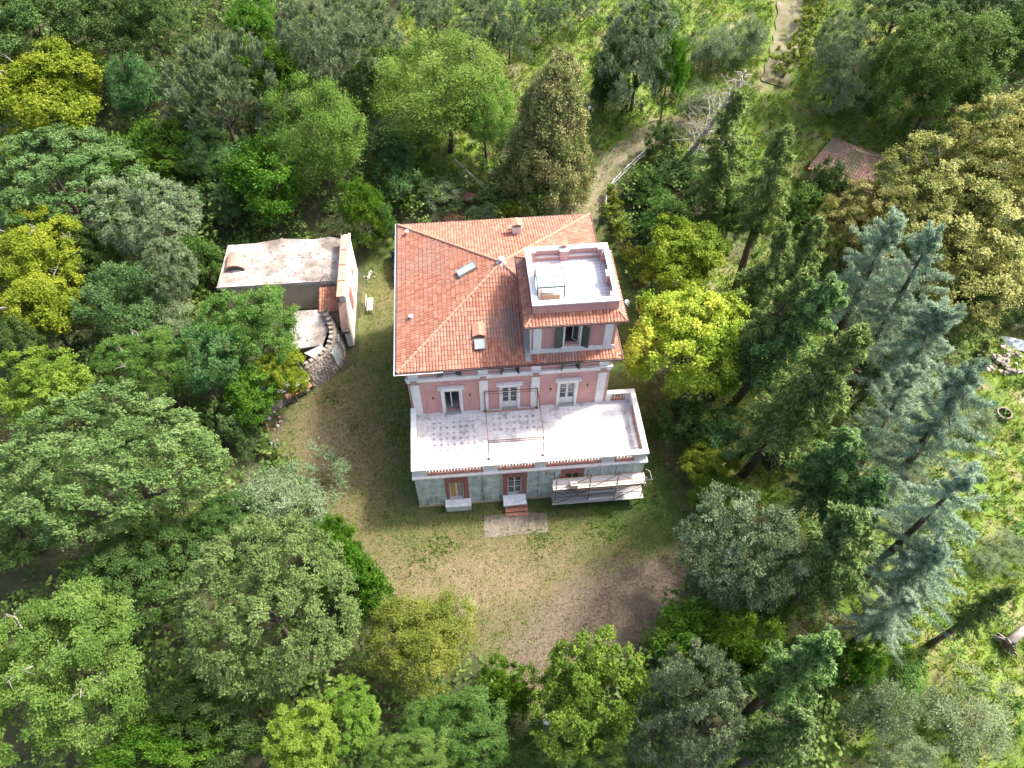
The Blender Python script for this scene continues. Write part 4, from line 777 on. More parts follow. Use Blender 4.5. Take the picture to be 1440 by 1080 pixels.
def rubble(loc, n, r, mat, label, s0=.12, s1=.32, cat='rubble'):
    e = empty('rubble_pile', loc, label=label, cat=cat); rs = random.Random(int(abs(loc[0]*31+loc[1]*7)))
    for k in range(n):
        a_ = rs.random()*6.28; q = r*rs.random()**.7; s = rs.uniform(s0, s1); b_ = MB(); J = lambda: rs.uniform(.6, 1.0)*s/2
        b_.add([(-J(), -J(), 0), (J(), -J(), 0), (J(), J(), 0), (-J(), J(), 0), (-J(), -J(), s*.7), (J(), -J(), s*.6), (J(), J(), s*.8), (-J(), J(), s*.5)], [(4, 5, 6, 7), (0, 1, 5, 4), (1, 2, 6, 5), (2, 3, 7, 6), (3, 0, 4, 7)])
        o = b_.build('stone', M[rs.choice(mat)], e); o.location = (math.cos(a_)*q, math.sin(a_)*q, max(0, .25*(1-q/r))-.03); o.rotation_euler = (rs.uniform(-.4, .4), rs.uniform(-.4, .4), rs.random()*6)
    return e
rubble((-11.6, 8.5, .06), 26, 1.0, ['concrete', 'trim', 'brick'], 'pale broken stones and bricks heaped at the end of the low stone wall')
rubble((-11.2, 6.2, .06), 10, .6, ['concrete', 'tarp'], 'few scattered grey stones on the left edge of the lawn', .1, .2)
p = at(521, 388); rubble(tuple(p+np.array([0, 0, .05])), 24, .6, ['cream', 'concrete', 'wood'], 'heap of small white stones on the grass by the screen wall', .1, .22)
p = at(1405, 508); rubble(tuple(p), 60, 2.0, ['wood', 'concrete', 'stone'], 'long pale rubble heap at the far right edge of the field', .2, .5)
# tarp, concrete ring, uprooted stump
p = at(1422, 484); tp = MB(); rs = random.Random(3); nx = 14
for j in range(7):
    for i in range(nx+1): tp.v.append((i*.24-1.7, j*.24-.7, .12+.5*math.sin(math.pi*i/nx)*math.sin(math.pi*j/6)*rs.uniform(.6, 1.1)))
tp.f = [(j*(nx+1)+i, j*(nx+1)+i+1, (j+1)*(nx+1)+i+1, (j+1)*(nx+1)+i) for j in range(6) for i in range(nx)]
o = tp.build('tarpaulin', M['tarp'], label='crumpled pale blue tarpaulin in the shade at the right edge', cat='tarpaulin'); o.location = p; o.rotation_euler = (0, 0, -.4)
p = at(1408, 586); rg = MB(); n8 = 24
for k in range(n8):
    a_ = 6.2832*k/n8
    for r_, z in ((.62, 0), (.62, .7), (.5, .7), (.5, 0)): rg.v.append((r_*math.cos(a_), r_*math.sin(a_), z))
for k in range(n8):
    j = (k+1) % n8
    for q in range(3): rg.f.append((k*4+q, j*4+q, j*4+q+1, k*4+q+1))
o = rg.build('well_ring', M['concrete'], label='round concrete well ring standing in the right-hand field', cat='well'); o.location = p+np.array([0, 0, -.1])
p = at(1412, 908); st = empty('uprooted_tree', tuple(p), rz=rad(20), label='uprooted fallen tree with its root plate facing left in the field', cat='fallen tree')
MB().tube([(0, 0, .55), (1.5, .2, .6), (3.4, .3, .5), (6, .6, .35)], [.34, .28, .24, .16], 10).build('trunk', M['palebark'], st, smooth=True)
rp = MB(); rs = random.Random(4)
for k in range(34):
    a_ = rs.random()*6.28; r_ = rs.uniform(.5, 1.15); q = Vector((-.25-rs.random()*.3, math.cos(a_)*r_, .65+math.sin(a_)*r_*.7)); mid = Vector((-.15, math.cos(a_+.4)*r_*.5, .6+math.sin(a_+.4)*r_*.4)); rp.tube([(0, 0, .55), mid, q], [.12, .07, .02], 5)
rp.build('roots', M['palebark'], st); MB().add([(-.1+.08*math.cos(k*2.1), 1.0*math.cos(k*.6283)*(.8+.2*math.sin(k*3)), .55+.62*math.sin(k*.6283)*(.8+.2*math.cos(k*2))) for k in range(10)]+[(-.35, 0, .6), (.1, 0, .6)], [(k, (k+1) % 10, 10) for k in range(10)]+[((k+1) % 10, k, 11) for k in range(10)]).build('root_earth', M['rust'], st)
# ruined house far right
p = at(1206, 232, 2.6); hs = empty('tiled_ruin', (p[0]-.3, p[1], float(terrain(p[0], p[1]))), rz=rad(-42), label='small old house with mossy red tiled roof half hidden by the golden tree', cat='house')
MB().box(-3.6, 3.6, -3.2, 3.2, -1, 2.5).build('wall', M['beige'], hs)
q = [(-4, -3.6), (4, -3.6), (4, 3.6), (-4, 3.6)]; hr_ = MB().add([(*q[0], 2.5), (*q[1], 2.5), (*q[2], 2.5), (*q[3], 2.5), (0, 0, 4.0)], [(0, 1, 4), (1, 2, 4), (2, 3, 4), (3, 0, 4), (3, 2, 1, 0)]).build('roof', M['deck'], hs)
pl = [plane((*q[i], 2.53), (*q[(i+1) % 4], 2.53), (0, 0, 4.03), [q[i], q[(i+1) % 4], (0, 0)]) for i in range(4)]; link('roof_tiles', tile_mesh('roof_tiles', pl, M['otile'], tw=.3, tl=.42, th=.07, seed=12), hr_, kind='stuff')
hs.scale = (.9, .9, 1)
# guard rail beside the driveway
def railing(px, label, dz=.0):
    P = [at(u, v) for u, v in px]; o0 = P[0]; e = empty('guard_rail', tuple(o0), label=label, cat='railing')
    for q in P: MB().tube([tuple(q-o0), tuple(q-o0+np.array([0, 0, 1.0]))], .035, 6).build('post', M['zinc'], e)
    for z in (.55, 1.0): MB().tube([tuple(q-o0+np.array([0, 0, z])) for q in P], .045, 6).build('rail', M['zinc'], e)
railing([(851, 306), (851, 284), (862, 264), (880, 246), (896, 231), (916, 214)], 'pale tubular guard rail along the outer edge of the driveway')
# sheets, pipe and leaning pole on the bank behind the villa
for (u, v, rz, lab) in ((665, 283, -30, 'rusty ribbed sheets on the bank below the leaning pole'), (640, 312, -32, 'rusty ribbed sheets just behind the back eave')):
    p = at(u, v); e = empty('roofing_sheets', tuple(p+np.array([0, 0, .25])), rz=rad(rz), label=lab, cat='metal sheets')
    for k in range(6): MB().bar((-1.0, -.5+k*.2, .05+.02*k), (1.0, -.5+k*.2, .1+.02*k), .13, .05).build('rib', M['brick'], e)
p = at(677, 279, .5); MB().tube([(-1.5, 0, 0), (1.5, 0, .05)], .07, 8).build('water_pipe', M['tarp'], label='pale blue horizontal pipe among the bushes behind the villa', cat='pipe').location = p
p = at(640, 232); q = at(697, 288); e = empty('fallen_trunk', tuple(p+np.array([0, 0, .6])), label='long thin fallen trunk slanting down the bank behind the villa', cat='fallen tree')
MB().tube([(0, 0, 0), tuple((q-p)*.5+np.array([0, 0, .15])), tuple(q-p)], [.14, .11, .07], 7).build('trunk', M['palebark'], e); MB().tube([tuple((q-p)*.2), tuple((q-p)*.2+np.array([.4, -1.6, -.2]))], [.06, .03], 6).build('branch', M['palebark'], e)
# garden lamp among the trees
p = at(770, 1012, 6.0); lp = empty('lamp_post', (p[0], p[1], float(terrain(p[0], p[1]))), label='small grey lamp post head poking up between the trees at the bottom', cat='lamp post')
H = p[2]-float(terrain(p[0], p[1])); MB().tube([(0, 0, 0), (0, 0, H)], [.07, .05], 8).build('pole', M['grey'], lp); MB().lathe((0, 0, H-.5), [(0, .08), (.08, .2), (.42, .22), (.5, .27), (.55, .2), (.62, .05)], 12).build('lantern', M['zinc'], lp)
p = at(829, 152, 2.2); lp = empty('lamp_post', (p[0], p[1], float(terrain(p[0], p[1]))), label='garden post with round white globe beside the tall rust-tinted tree', cat='lamp post')
H = p[2]-float(terrain(p[0], p[1])); MB().tube([(0, 0, 0), (0, 0, H)], .05, 8).build('pole', M['grey'], lp); MB().lathe((0, 0, H-.1), [(0, .06), (.06, .15), (.16, .19), (.26, .15), (.32, .05)], 12).build('globe', M['trim'], lp, smooth=True)
# satellite dish bracket on the right of the tower
sdh = empty('satellite_dish', (14.85, 7.2, 12.6), label='grey satellite dish bracketed to the right side of the roof tower', cat='satellite dish')
o = MB().lathe((0, 0, 0), [(0, .04), (.03, .16), (.07, .26), (.08, .27)], 16).build('dish', M['grey'], sdh, smooth=True); o.rotation_euler = (rad(65), 0, rad(20)); MB().bar((0, 0, 0), (-.95, 0, -.15), .05).bar((0, 0, 0), (.1, -.45, .15), .03).build('bracket', M['grey'], sdh)
# parked car, half under the left eave
car = empty('parked_car', (-1.35, 24.4, .07), rz=rad(8), label='dark navy hatchback parked behind the left back corner of the villa', cat='car')
prof = [(-2.0, .35), (-2.02, .62), (-1.75, .82), (-.95, .95), (-.45, 1.36), (.2, 1.46), (1.1, 1.42), (1.75, 1.0), (1.98, .88), (2.0, .4)]
b_ = MB(); 
for x, sc_ in ((-.82, 1), (-.72, 1.0), (.72, 1.0), (.82, 1)):
    for (yy, z) in prof: b_.v.append((x*(.78 if z > 1.1 else 1), yy, z if abs(x) < .8 else (z*.97 if z > .5 else z)))
k = len(prof)
for i in range(3):
    for j in range(k): b_.f.append((i*k+j, i*k+(j+1) % k, (i+1)*k+(j+1) % k, (i+1)*k+j))
b_.f += [tuple(reversed(range(k))), tuple(3*k+j for j in range(k))]; o = b_.build('body', M['car'], car, smooth=True); bevel(o, .05, 2)
MB().slab([(-.6, -.9, .985), (.6, -.9, .985), (.5, -.47, 1.37), (-.5, -.47, 1.37)], .01).build('windscreen', M['glass'], car); MB().slab([(-.5, 1.15, 1.42), (.5, 1.15, 1.42), (.6, 1.7, 1.06), (-.6, 1.7, 1.06)], .01).build('rear_window', M['glass'], car)
for x in (-.58, .58): MB().lathe((0, 0, 0), [(0, .04), (.05, .14), (.1, .15), (.12, .1)], 10).build('headlight', M['lamp'], car).location = (x, -1.98, .68)
for x in (-.84, .84): MB().box(x-.05, x+.05, -.62, -.48, .92, 1.04).build('wing_mirror', M['car'], car)
for x in (-.78, .78):
    for y in (-1.25, 1.25):
        o = MB().tube([(-.1, 0, 0), (.1, 0, 0)], .32, 18).build('wheel', M['black'], car); o.location = (x, y, .32); h_ = MB().tube([(-.11, 0, 0), (.11, 0, 0)], .18, 14).build('rim', M['zinc'], o)
# ------------------------------------------------------------------ vegetation prototypes
PR = {}
PR['holm'] = [crown('holm_oak_crown', 'holm', 11+k, K=210, ntw=14, nlf=24, cr=.13, L=.030, Wd=.014, spiky=.5, upb=.4, lump=.09, inner=.3, jit=.13, rv=.09) for k in range(2)]
PR['oak'] = [crown('broad_crown', 'green', 21+k, K=120, ntw=16, nlf=32, cr=.18, L=.029, Wd=.018, spiky=.25, upb=.3, lump=.2, inner=.4, jit=.15) for k in range(1)]
PR['deep'] = [crown('dark_crown', 'deep', 31, K=100, ntw=13, nlf=24, cr=.18, L=.042, Wd=.024, spiky=.2, upb=.3, lump=.2, inner=.4)]
PR['laurel'] = [crown('laurel_crown', 'laurel', 41+k, K=60, ntw=13, nlf=22, cr=.27, L=.072, Wd=.026, spiky=.7, upb=.7, lump=.22, inner=.4) for k in range(2)]
PR['olive'] = [crown('olive_crown', 'olive', 51+k, K=80, ntw=15, nlf=26, cr=.22, L=.05, Wd=.014, spiky=.9, upb=.75, lump=.18, jit=.12, inner=.4) for k in range(1)]
PR['silver'] = [crown('silver_crown', 'silver', 56+k, K=120, ntw=15, nlf=28, cr=.17, L=.038, Wd=.014, spiky=.7, upb=.5, lump=.13, jit=.14, inner=.4) for k in range(1)]
PR['willow'] = [crown('willow_crown', 'olive', 58, K=110, ntw=15, nlf=24, cr=.24, L=.055, Wd=.012, spiky=1.2, upb=1.1, lump=.12, jit=.07, spread=.5, inner=.4)]
PR['locust'] = [crown('locust_crown', 'locust', 61+k, K=85, ntw=13, nlf=30, cr=.24, L=.042, Wd=.018, spiky=.5, upb=.05, lump=.28, jit=.26, flat=.9, inner=.35) for k in range(1)]
PR['teal'] = [crown('ailanthus_crown', 'teal', 66, K=70, ntw=13, nlf=24, cr=.24, L=.062, Wd=.022, spiky=.8, upb=.2, lump=.25, inner=.4)]
PR['ygreen'] = [crown('yellow_green_crown', 'ygreen', 71+k, K=90, ntw=14, nlf=26, cr=.2, L=.045, Wd=.03, spiky=.25, upb=.3, lump=.24, inner=.4) for k in range(1)]
PR['lime'] = [crown('lime_crown', 'lime', 171+k, K=90, ntw=14, nlf=26, cr=.2, L=.045, Wd=.028, spiky=.3, upb=.4, lump=.22, inner=.4, jit=.14) for k in range(1)]
PR['mustard'] = [crown('mustard_crown', 'mustard', 181, K=90, ntw=13, nlf=30, cr=.22, L=.040, Wd=.017, spiky=.5, upb=.2, lump=.22, jit=.2, inner=.4)]
PR['yellow'] = [crown('yellow_crown', 'yellow', 75, K=110, ntw=15, nlf=28, cr=.18, L=.045, Wd=.028, spiky=.4, upb=.5, lump=.18, inner=.4)]
PR['linden'] = [crown('linden_crown', 'autumn', 81, K=210, ntw=14, nlf=19, cr=.15, L=.034, Wd=.021, spiky=.3, upb=.2, shape='cone', lump=.14, low=-.95, inner=.3)]
PR['plane'] = [crown('plane_crown', 'plane', 85+k, K=140, ntw=15, nlf=24, cr=.16, L=.036, Wd=.025, spiky=.4, upb=.4, lump=.2, inner=.35) for k in range(1)]
PR['bush'] = [crown('bush_crown', 'green', 91+k, K=38, ntw=12, nlf=20, cr=.32, L=.085, Wd=.04, spiky=.4, upb=.4, lump=.3, inner=.4) for k in range(2)]
PR['dbush'] = [crown('dark_bush_crown', 'deep', 93, K=34, ntw=12, nlf=20, cr=.32, L=.09, Wd=.042, spiky=.4, upb=.4, lump=.3, inner=.4)]
PR['tbush'] = [crown('teal_bush_crown', 'teal', 95, K=34, ntw=12, nlf=20, cr=.32, L=.09, Wd=.036, spiky=.6, upb=.3, lump=.3, inner=.4)]
PR['dull'] = [crown('dull_bush_crown', 'olive', 97+k, K=48, ntw=13, nlf=20, cr=.28, L=.065, Wd=.02, spiky=.8, upb=.4, lump=.3, jit=.3, inner=.4) for k in range(1)]
PR['fir'] = [conifer('fir_crown', 'fir', 101+k, R=.19, nb=78, ns=24, nl=7, L=.026, Wd=.0065, z0=[.34, .42, .38][k], gap=.28, wisp=.26, hang=.022, power=.5, el0=-.15, el1=.6, tp=.9, droop=.4) for k in range(2)]
PR['firlight'] = [conifer('light_fir_crown', 'firlight', 105+k, R=.24, nb=80, ns=26, nl=7, L=.024, Wd=.0075, z0=.36, power=.42, gap=.2, wisp=.25, hang=.028, tp=.85, droop=.4) for k in range(2)]
PR['cedar'] = [conifer('cedar_crown', 'cedar', 111+k, R=.36, nb=80, ns=40, nl=6, L=.024, Wd=.0030, z0=.3, el0=-.1, el1=.55, droop=.3, wisp=.10, power=.55, curl=.08, gap=.25, hang=.010, tp=1.1) for k in range(2)]
TR = {'b': [trunk_mesh('tree_trunk', 1), trunk_mesh('tree_trunk', 2, fork=.35)], 's': [trunk_mesh('shrub_stem', 3, r=.03, fork=.2, n=5)], 'c': [trunk_mesh('conifer_trunk', 5, r=.0135, conif=True, mat='bark')]}
BARE = [bare_mesh('bare_branches', 3), bare_mesh('bare_branches', 8, R=.28)]
cnt = {}
def tree(kind, name, cat, label, u, v, rx, ry=None, hc=None, group=None, fl=None):
    "broad-leaved tree or shrub whose crown, centred hc above the ground, covers rx by ry pixels round (u, v)"
    ry = ry or rx; i = cnt[kind] = cnt.get(kind, -1)+1
    if hc is None: hc = None
    d = ray(u, v); sinp = -d[2]/np.linalg.norm(d); cosp = math.sqrt(1-sinp**2)
    hh = hc if hc is not None else 4.0
    for _ in range(6):
        p = at(u, v, hh); dist = np.linalg.norm(p-CAM); a_ = rx*dist/F/math.hypot(1, 0)*(d@FW/np.linalg.norm(d)); b2 = ry*dist/F*(d@FW/np.linalg.norm(d))
        a_ = rx*((p-CAM)@FW)/F; b2 = ry*((p-CAM)@FW)/F
        c2 = (b2*b2-(a_*sinp)**2); cz = math.sqrt(max(c2, 0))/cosp; cz = min(max(cz, .62*a_), 2.6*a_); ay = a_
        if c2 < (.55*a_*cosp)**2: ay = math.sqrt(max(b2*b2-(.55*a_*cosp)**2, (.5*a_)**2*.5))/sinp; ay = max(ay, .5*a_)
        if hc is None: hh = cz*.85+.3
    z0 = float(terrain(p[0], p[1])); rs = random.Random(int(u*7+v*13))
    e = empty(name, (p[0], p[1], z0), rz=0.0, label=label, cat=cat, group=group)
    me = PR[kind][i % len(PR[kind])]; c = link('crown', me, e); c.location = (0, 0, hh); c.scale = (a_, ay, cz); rnd = ay > .95*a_
    c.rotation_euler = (rs.uniform(-.08, .08), rs.uniform(-.08, .08), rs.random()*6.28 if rnd else rs.choice([0, math.pi]))
    big = a_ > 2.2; t = link('trunk', TR['b' if big else 's'][i % len(TR['b' if big else 's'])], e); H = hh+cz*.45; q = max(a_*1.1, H*.5); t.scale = (q, q, H)
    return e
def conif(kind, name, label, tip, base, rpx, cat='conifer', bare=None, trunkfat=1.0):
    B = at(*base); best = None
    for h in np.arange(3, 30, .25):
        d = ray(*tip); t = (B[2]+h-CAM[2])/d[2]; P = CAM+d*t; off = math.hypot(P[0]-B[0], P[1]-B[1])/h
        if best is None or off < best[0]: best = (off, P, h)
    off, P, h = best; ax = Vector(P-B); L_ = ax.length; mid = B+(P-B)*.45; rw = rpx*(1.0 if kind == 'cedar' else 1.22)*((mid-CAM)@FW)/F
    rs = random.Random(int(tip[0]*3+tip[1]*5)); e = empty(name, tuple(B), label=label, cat=cat); q = ax.to_track_quat('Z', 'Y'); e.rotation_euler = (q.to_matrix() @ Matrix.Rotation(rs.random()*6.28, 3, 'Z')).to_euler()
    i = cnt[kind] = cnt.get(kind, -1)+1
    if bare is not None:
        c = link('branches', BARE[bare], e); c.scale = (rw/.2, rw/.2, L_); return e
    me = PR[kind][i % len(PR[kind])]; R0 = {'fir': .19, 'firlight': .24, 'cedar': .33}[kind]; c = link('crown', me, e); c.scale = (rw/R0, rw/R0, L_); t = link('trunk', TR['c'][0], e); t.scale = (L_*trunkfat,)*2+(L_,)
    return e
TB = 'tree'; SH = 'shrub'
T_ = [
# top left
('deep','oak_tree',TB,'dark green oak in the top left corner',45,35,80,62,7),
('deep','oak_tree',TB,'dark oak just right of the top left corner oak',150,28,58,48,7),
('deep','oak_tree',TB,'dark oak at the top edge above the grey-green willowy tree',212,30,42,48,7),
('ygreen','walnut_tree',TB,'bright yellow-green walnut near the top left corner',75,128,84,68,7),
('teal','small_tree',TB,'small blue-green tree right of the yellow-green walnut',193,128,36,42,5),
('willow','willowy_tree',TB,'large grey-green willowy tree with upright twigs at upper left',308,132,78,80,8),
('laurel','laurel_shrub',SH,'bright laurel behind the large grey-green willowy tree',356,32,36,36,4),
('laurel','laurel_shrub',SH,'yellow-green laurel right of the large grey-green willowy tree',395,122,42,60,4.5),
('silver','holm_oak',TB,'grey-green rounded holm oak at the top left of centre',436,75,47,66,7),
('laurel','laurel_shrub',SH,'dark glossy laurel under the left side of the willowy tree',212,222,62,52,4),
('deep','shrub',SH,'dark shrub between the two laurels above the flat-roofed outbuilding',280,180,40,40,3),
('laurel','laurel_shrub',SH,'glossy laurel with yellow tips above the flat-roofed outbuilding',372,262,66,62,4.5),
('teal','ailanthus_tree',TB,'blue-green feathery tree hanging under the willowy tree',292,222,38,34,4),
('tbush','ailanthus_shrub',SH,'blue-green shrub at the left end of the flat roof',318,290,34,36,3),
('locust','locust_tree',TB,'pale feathery locust left of the villa, above the screen wall',452,212,62,76,6),
('laurel','laurel_shrub',SH,'dark laurel directly behind the screen wall',510,298,30,46,3.5),
('holm','holm_oak',TB,'wide dull green holm oak at the left edge below the walnut',88,262,112,72,7),
('silver','holm_oak',TB,'grey-green holm oak left of the flat-roofed outbuilding',205,310,72,62,6.5),
('ygreen','fig_tree',TB,'orange-yellow crown at the left edge level with the villa chimney',6,218,26,28,6),
('ygreen','chestnut_tree',TB,'golden green tree with rounded clumps at the left edge',52,345,64,50,7),
('ygreen','chestnut_tree',TB,'lower golden green tree at the left edge below the first',48,425,66,58,6),
('deep','oak_tree',TB,'shaded dark oak between the golden trees and the holm oak',128,378,40,52,4),
('teal','ailanthus_tree',TB,'blue-green ailanthus between golden trees and annex',178,425,58,52,5),
('silver','holm_oak',TB,'small grey holm oak at the left end of the annex',243,380,38,42,6),
('dull','shrub',SH,'dry olive-brown shrub under the small grey holm oak',236,440,38,30,4),
('bush','shrub',SH,'light green shrub touching the annex front left corner',285,372,30,38,3),
('oak','maple_tree',TB,'large light green tree covering the front of the annex',358,468,70,66,5.0),
('teal','ailanthus_tree',TB,'blue-green tree left of the large light green tree',300,512,48,52,5),
('laurel','laurel_shrub',SH,'bright laurel below the large light green tree, by the tin shed',352,562,46,42,3.5),
('ygreen','maple_tree',TB,'yellowing small maple leaning over the tin shed',402,522,36,36,4),
('oak','maple_tree',TB,'olive-green tree above the huge holm oak',208,508,66,44,6),
('lime','maple_tree',TB,'lime green tree above the left side of the huge holm oak',72,552,74,46,6),
('deep','oak_tree',TB,'dull dark crown at the left edge above the lime green tree',15,488,34,40,5),
('holm','holm_oak',TB,'huge pale green holm oak left of the lawn',160,652,156,98,7.5),
('tbush','shrub',SH,'small blue-green shrub at the left tip of the lawn',334,608,24,36,2),
('dull','shrub',SH,'pale olive shrub overhanging the lawn between the two huge holm oaks',398,706,66,54,3),
('deep','shrub',SH,'dark shrub tucked between the two huge holm oaks',320,735,50,40,3),
# bottom left
('oak','oak_tree',TB,'broad green oak with pale dead twigs at the lower left edge',84,926,120,108,8),
('holm','holm_oak',TB,'great round holm oak below left of the lawn',374,850,120,116,8),
('deep','oak_tree',TB,'dark shaded oak between the two huge crowns at lower left',195,800,72,60,3),
('deep','oak_tree',TB,'deep shaded tree under the round holm oak, left of bottom centre',300,1000,90,60,3),
('laurel','laurel_shrub',SH,'bright yellow-green laurel at the bottom edge, lower left',225,1055,88,44,4),
('lime','maple_tree',TB,'yellow-green maple at the bottom edge left of centre',425,1045,56,50,6),
('lime','maple_tree',TB,'lime maple just right of the bottom-edge maple, below the round holm oak',498,1012,46,44,5),
('deep','oak_tree',TB,'dark crown at the left edge between the holm oak and green oak',14,742,56,48,4),
('laurel','laurel_shrub',SH,'dark green laurel edging the lawn right of the round holm oak',512,822,42,62,3),
('laurel','laurel_shrub',SH,'laurel at the lawn edge above the mustard-green tree',470,762,26,40,2.5),
('mustard','locust_tree',TB,'mustard-green feathery tree at the lower edge of the lawn',600,895,80,68,5),
('oak','oak_tree',TB,'fresh green oak at the bottom centre left',645,1020,76,58,6),
('oak','oak_tree',TB,'green oak cut by the bottom edge left of the lamp',575,1062,60,40,7),
('laurel','laurel_shrub',SH,'bright laurel between the fresh oak and the lamp',712,985,42,48,3),
('bush','shrub',SH,'small green shrub at the bottom edge under the lamp',748,1062,34,32,3),
('lime','maple_tree',TB,'light olive maple below the lawn right of the lamp',825,975,76,76,6),
('oak','maple_tree',TB,'green tree at the bottom edge right of the lamp',822,1052,62,44,6),
('silver','olive_tree',TB,'silvery grey-green tree at the bottom right of centre',962,1008,72,92,6),
('laurel','laurel_shrub',SH,'bright green laurel at the lower right tip of the lawn',985,893,72,46,3.5),
('laurel','laurel_shrub',SH,'yellow-tipped laurel right of the silvery bottom tree',1035,935,44,62,3.5),
('silver','olive_tree',TB,'big round silver-grey tree right of the lawn',1036,786,84,92,6),
# right side near villa
('yellow','maple_tree',TB,'vivid yellow maple right of the villa',970,478,86,84,6.5),
('ygreen','maple_tree',TB,'paler yellow-green maple behind the vivid yellow one',966,362,60,54,6.5),
('bush','shrub',SH,'green shrub between the roof tower and the yellow maple',925,365,22,24,2),
('bush','shrub',SH,'green shrub right of the hedge end',912,322,22,20,1.5),
('dbush','shrub',SH,'dark shrub below the yellow maple',962,592,34,36,2.5),
('tbush','shrub',SH,'blue-green shrub among the conifer trunks',1010,612,42,34,2.5),
('ygreen','shrub',SH,'orange-yellow shrub at the right lawn edge',998,650,40,30,2.5),
('laurel','shrub',SH,'bright small shrub below the orange-yellow one',1012,700,34,30,2),
('bush','shrub',SH,'green shrub beside the guard rail',915,268,28,26,1.2),
('tbush','shrub',SH,'blue-green shrub under the guard rail bend',958,246,32,28,1.5),
('bush','shrub',SH,'light green shrub halfway between guard rail and yellow maple',945,300,36,30,2.5),
('dbush','shrub',SH,'rounded dark shrub where the driveway disappears',935,195,24,26,2),
('bush','shrub',SH,'mid-green shrub left of the tallest fir',1000,280,34,38,2.5),
('oak','maple_tree',TB,'leafy green tree between the yellow-green maple and the firs',1030,305,34,42,5),
# top centre
('olive','olive_tree',TB,'dusky olive at the top, right of the grey-green holm oak',508,48,54,62,5),
('olive','olive_tree',TB,'olive with pale crown at the top edge left of the linden',610,22,32,34,3.5),
('olive','olive_tree',TB,'rounded olive above the feathery locust',660,62,34,36,3.5),
('olive','olive_tree',TB,'olive directly above the rust-tinted linden',716,45,34,42,3.5),
('olive','olive_tree',TB,'olive at the top edge between linden and grassy strip',772,22,26,30,3),
('olive','olive_tree',TB,'last olive of the top row, at the grassy strip',818,4,24,20,3),
('olive','olive_tree',TB,'olive in the back row at the top edge',672,8,30,26,3.5),
('locust','locust_tree',TB,'big feathery lime-green locust behind the villa',628,138,88,72,6),
('locust','locust_tree',TB,'second feathery locust touching the linden',682,170,42,46,5),
('tbush','shrub',SH,'blue-green shrub left of the locust trunk',560,215,40,40,2.5),
('bush','shrub',SH,'green shrub below the dusky olive',545,105,38,38,3),
('tbush','shrub',SH,'blue-green shrub on the bank above the left back roof corner',560,262,32,30,2),
('dull','shrub',SH,'dry brownish shrub on the bank behind the villa',615,272,32,22,1.5),
('ygreen','shrub',SH,'yellowish shrub at the back eave left of the chimney',722,294,26,14,1.5),
('dull','shrub',SH,'olive shrub at the back eave below the fallen trunk',682,302,28,16,1.5),
('bush','shrub',SH,'bright shrub at the left back roof corner',540,322,18,30,2),
('linden','linden_tree',TB,'tall conical linden with rust-tinted leaves behind the villa',774,190,82,98,6.5),
('silver','olive_tree',TB,'blue-grey tree right of the linden beside the driveway',898,78,54,72,6),
('laurel','cypress_tree',TB,'dark green narrow tree attached to the blue-grey one',940,108,26,60,5),
('dbush','shrub',SH,'dark shrub tucked between the linden and the blue-grey tree',852,120,32,44,3),
('bush','shrub',SH,'light green shrub at the top edge above the blue-grey tree',935,22,34,26,2.5),
('dull','shrub',SH,'pale dry shrub in the meadow right of the blue-grey tree',1005,70,32,30,2),
('dull','shrub',SH,'dry shrub beside the far stretch of driveway',1052,60,28,34,2),
('dull','shrub',SH,'dry scrub left of the leaning bare tree',985,150,28,28,2),
# top right
('olive','olive_tree',TB,'grey olive right of the far driveway hedge',1182,78,38,50,5),
('dull','olive_tree',TB,'small grey olive below the far hedge',1178,128,30,32,3),
('deep','oak_tree',TB,'dark wood edge tree at the top, right of the olive',1265,18,52,34,6),
('deep','oak_tree',TB,'dark tree in the top right corner',1395,14,60,32,6),
('deep','oak_tree',TB,'dark tree at the top edge between the two corner trees',1330,6,44,26,6),
('oak','oak_tree',TB,'large dark oak above the tiled ruin',1322,112,84,86,7),
('oak','oak_tree',TB,'oak cut by the right edge beside the large dark oak',1425,92,52,66,7),
('plane','plane_tree',TB,'golden plane tree crown at the right edge',1392,240,88,80,9),
('plane','plane_tree',TB,'golden plane tree crown right of the ruin roof',1300,275,80,66,8),
('plane','plane_tree',TB,'lower brownish plane tree behind the blue cedars',1350,352,96,74,6),
('plane','plane_tree',TB,'small golden tree below the ruin roof',1212,308,50,42,6),
('dbush','shrub',SH,'black-green shrub left of the ruin',1162,265,24,40,2.5),
('bush','shrub',SH,'green shrub on the slope left of the black-green one',1128,300,30,36,1.5),
('tbush','shrub',SH,'shrub beside the ruin upper corner',1225,138,24,22,2),
# right field
('dull','shrub',SH,'large dull olive shrub in the bottom right field',1352,1012,62,46,2),
('dull','shrub',SH,'dull shrub left of the bottom right field shrub',1232,1000,44,52,2.5),
('dull','shrub',SH,'dry shrub at the bottom edge in the field',1278,1062,46,26,2),
('dull','shrub',SH,'brown dry shrub at the right edge of the field',1424,770,26,22,1.5),
('dull','shrub',SH,'small brown shrub left of the brown dry shrub in the field',1385,788,20,18,1.2),
('bush','shrub',SH,'green shrub under the lone dark fir',1275,950,34,30,2),
('bush','shrub',SH,'yellowing undergrowth shrub under the lower cedars',1175,800,34,34,2),
('laurel','shrub',SH,'green shrub in the gap right of the bottom firs',1205,938,30,40,2.5),
('deep','oak_tree',TB,'dark tree in the shade under the plane trees at right',1420,400,50,46,2.5),
('dull','shrub',SH,'grey-green shrub beside the well ring',1372,590,30,26,1.5),
('bush','shrub',SH,'shrub between trunks right of the silver-grey tree',1085,845,30,32,2),
('dbush','shrub',SH,'dark low shrub among the central conifer trunks',1090,640,30,30,2),
]
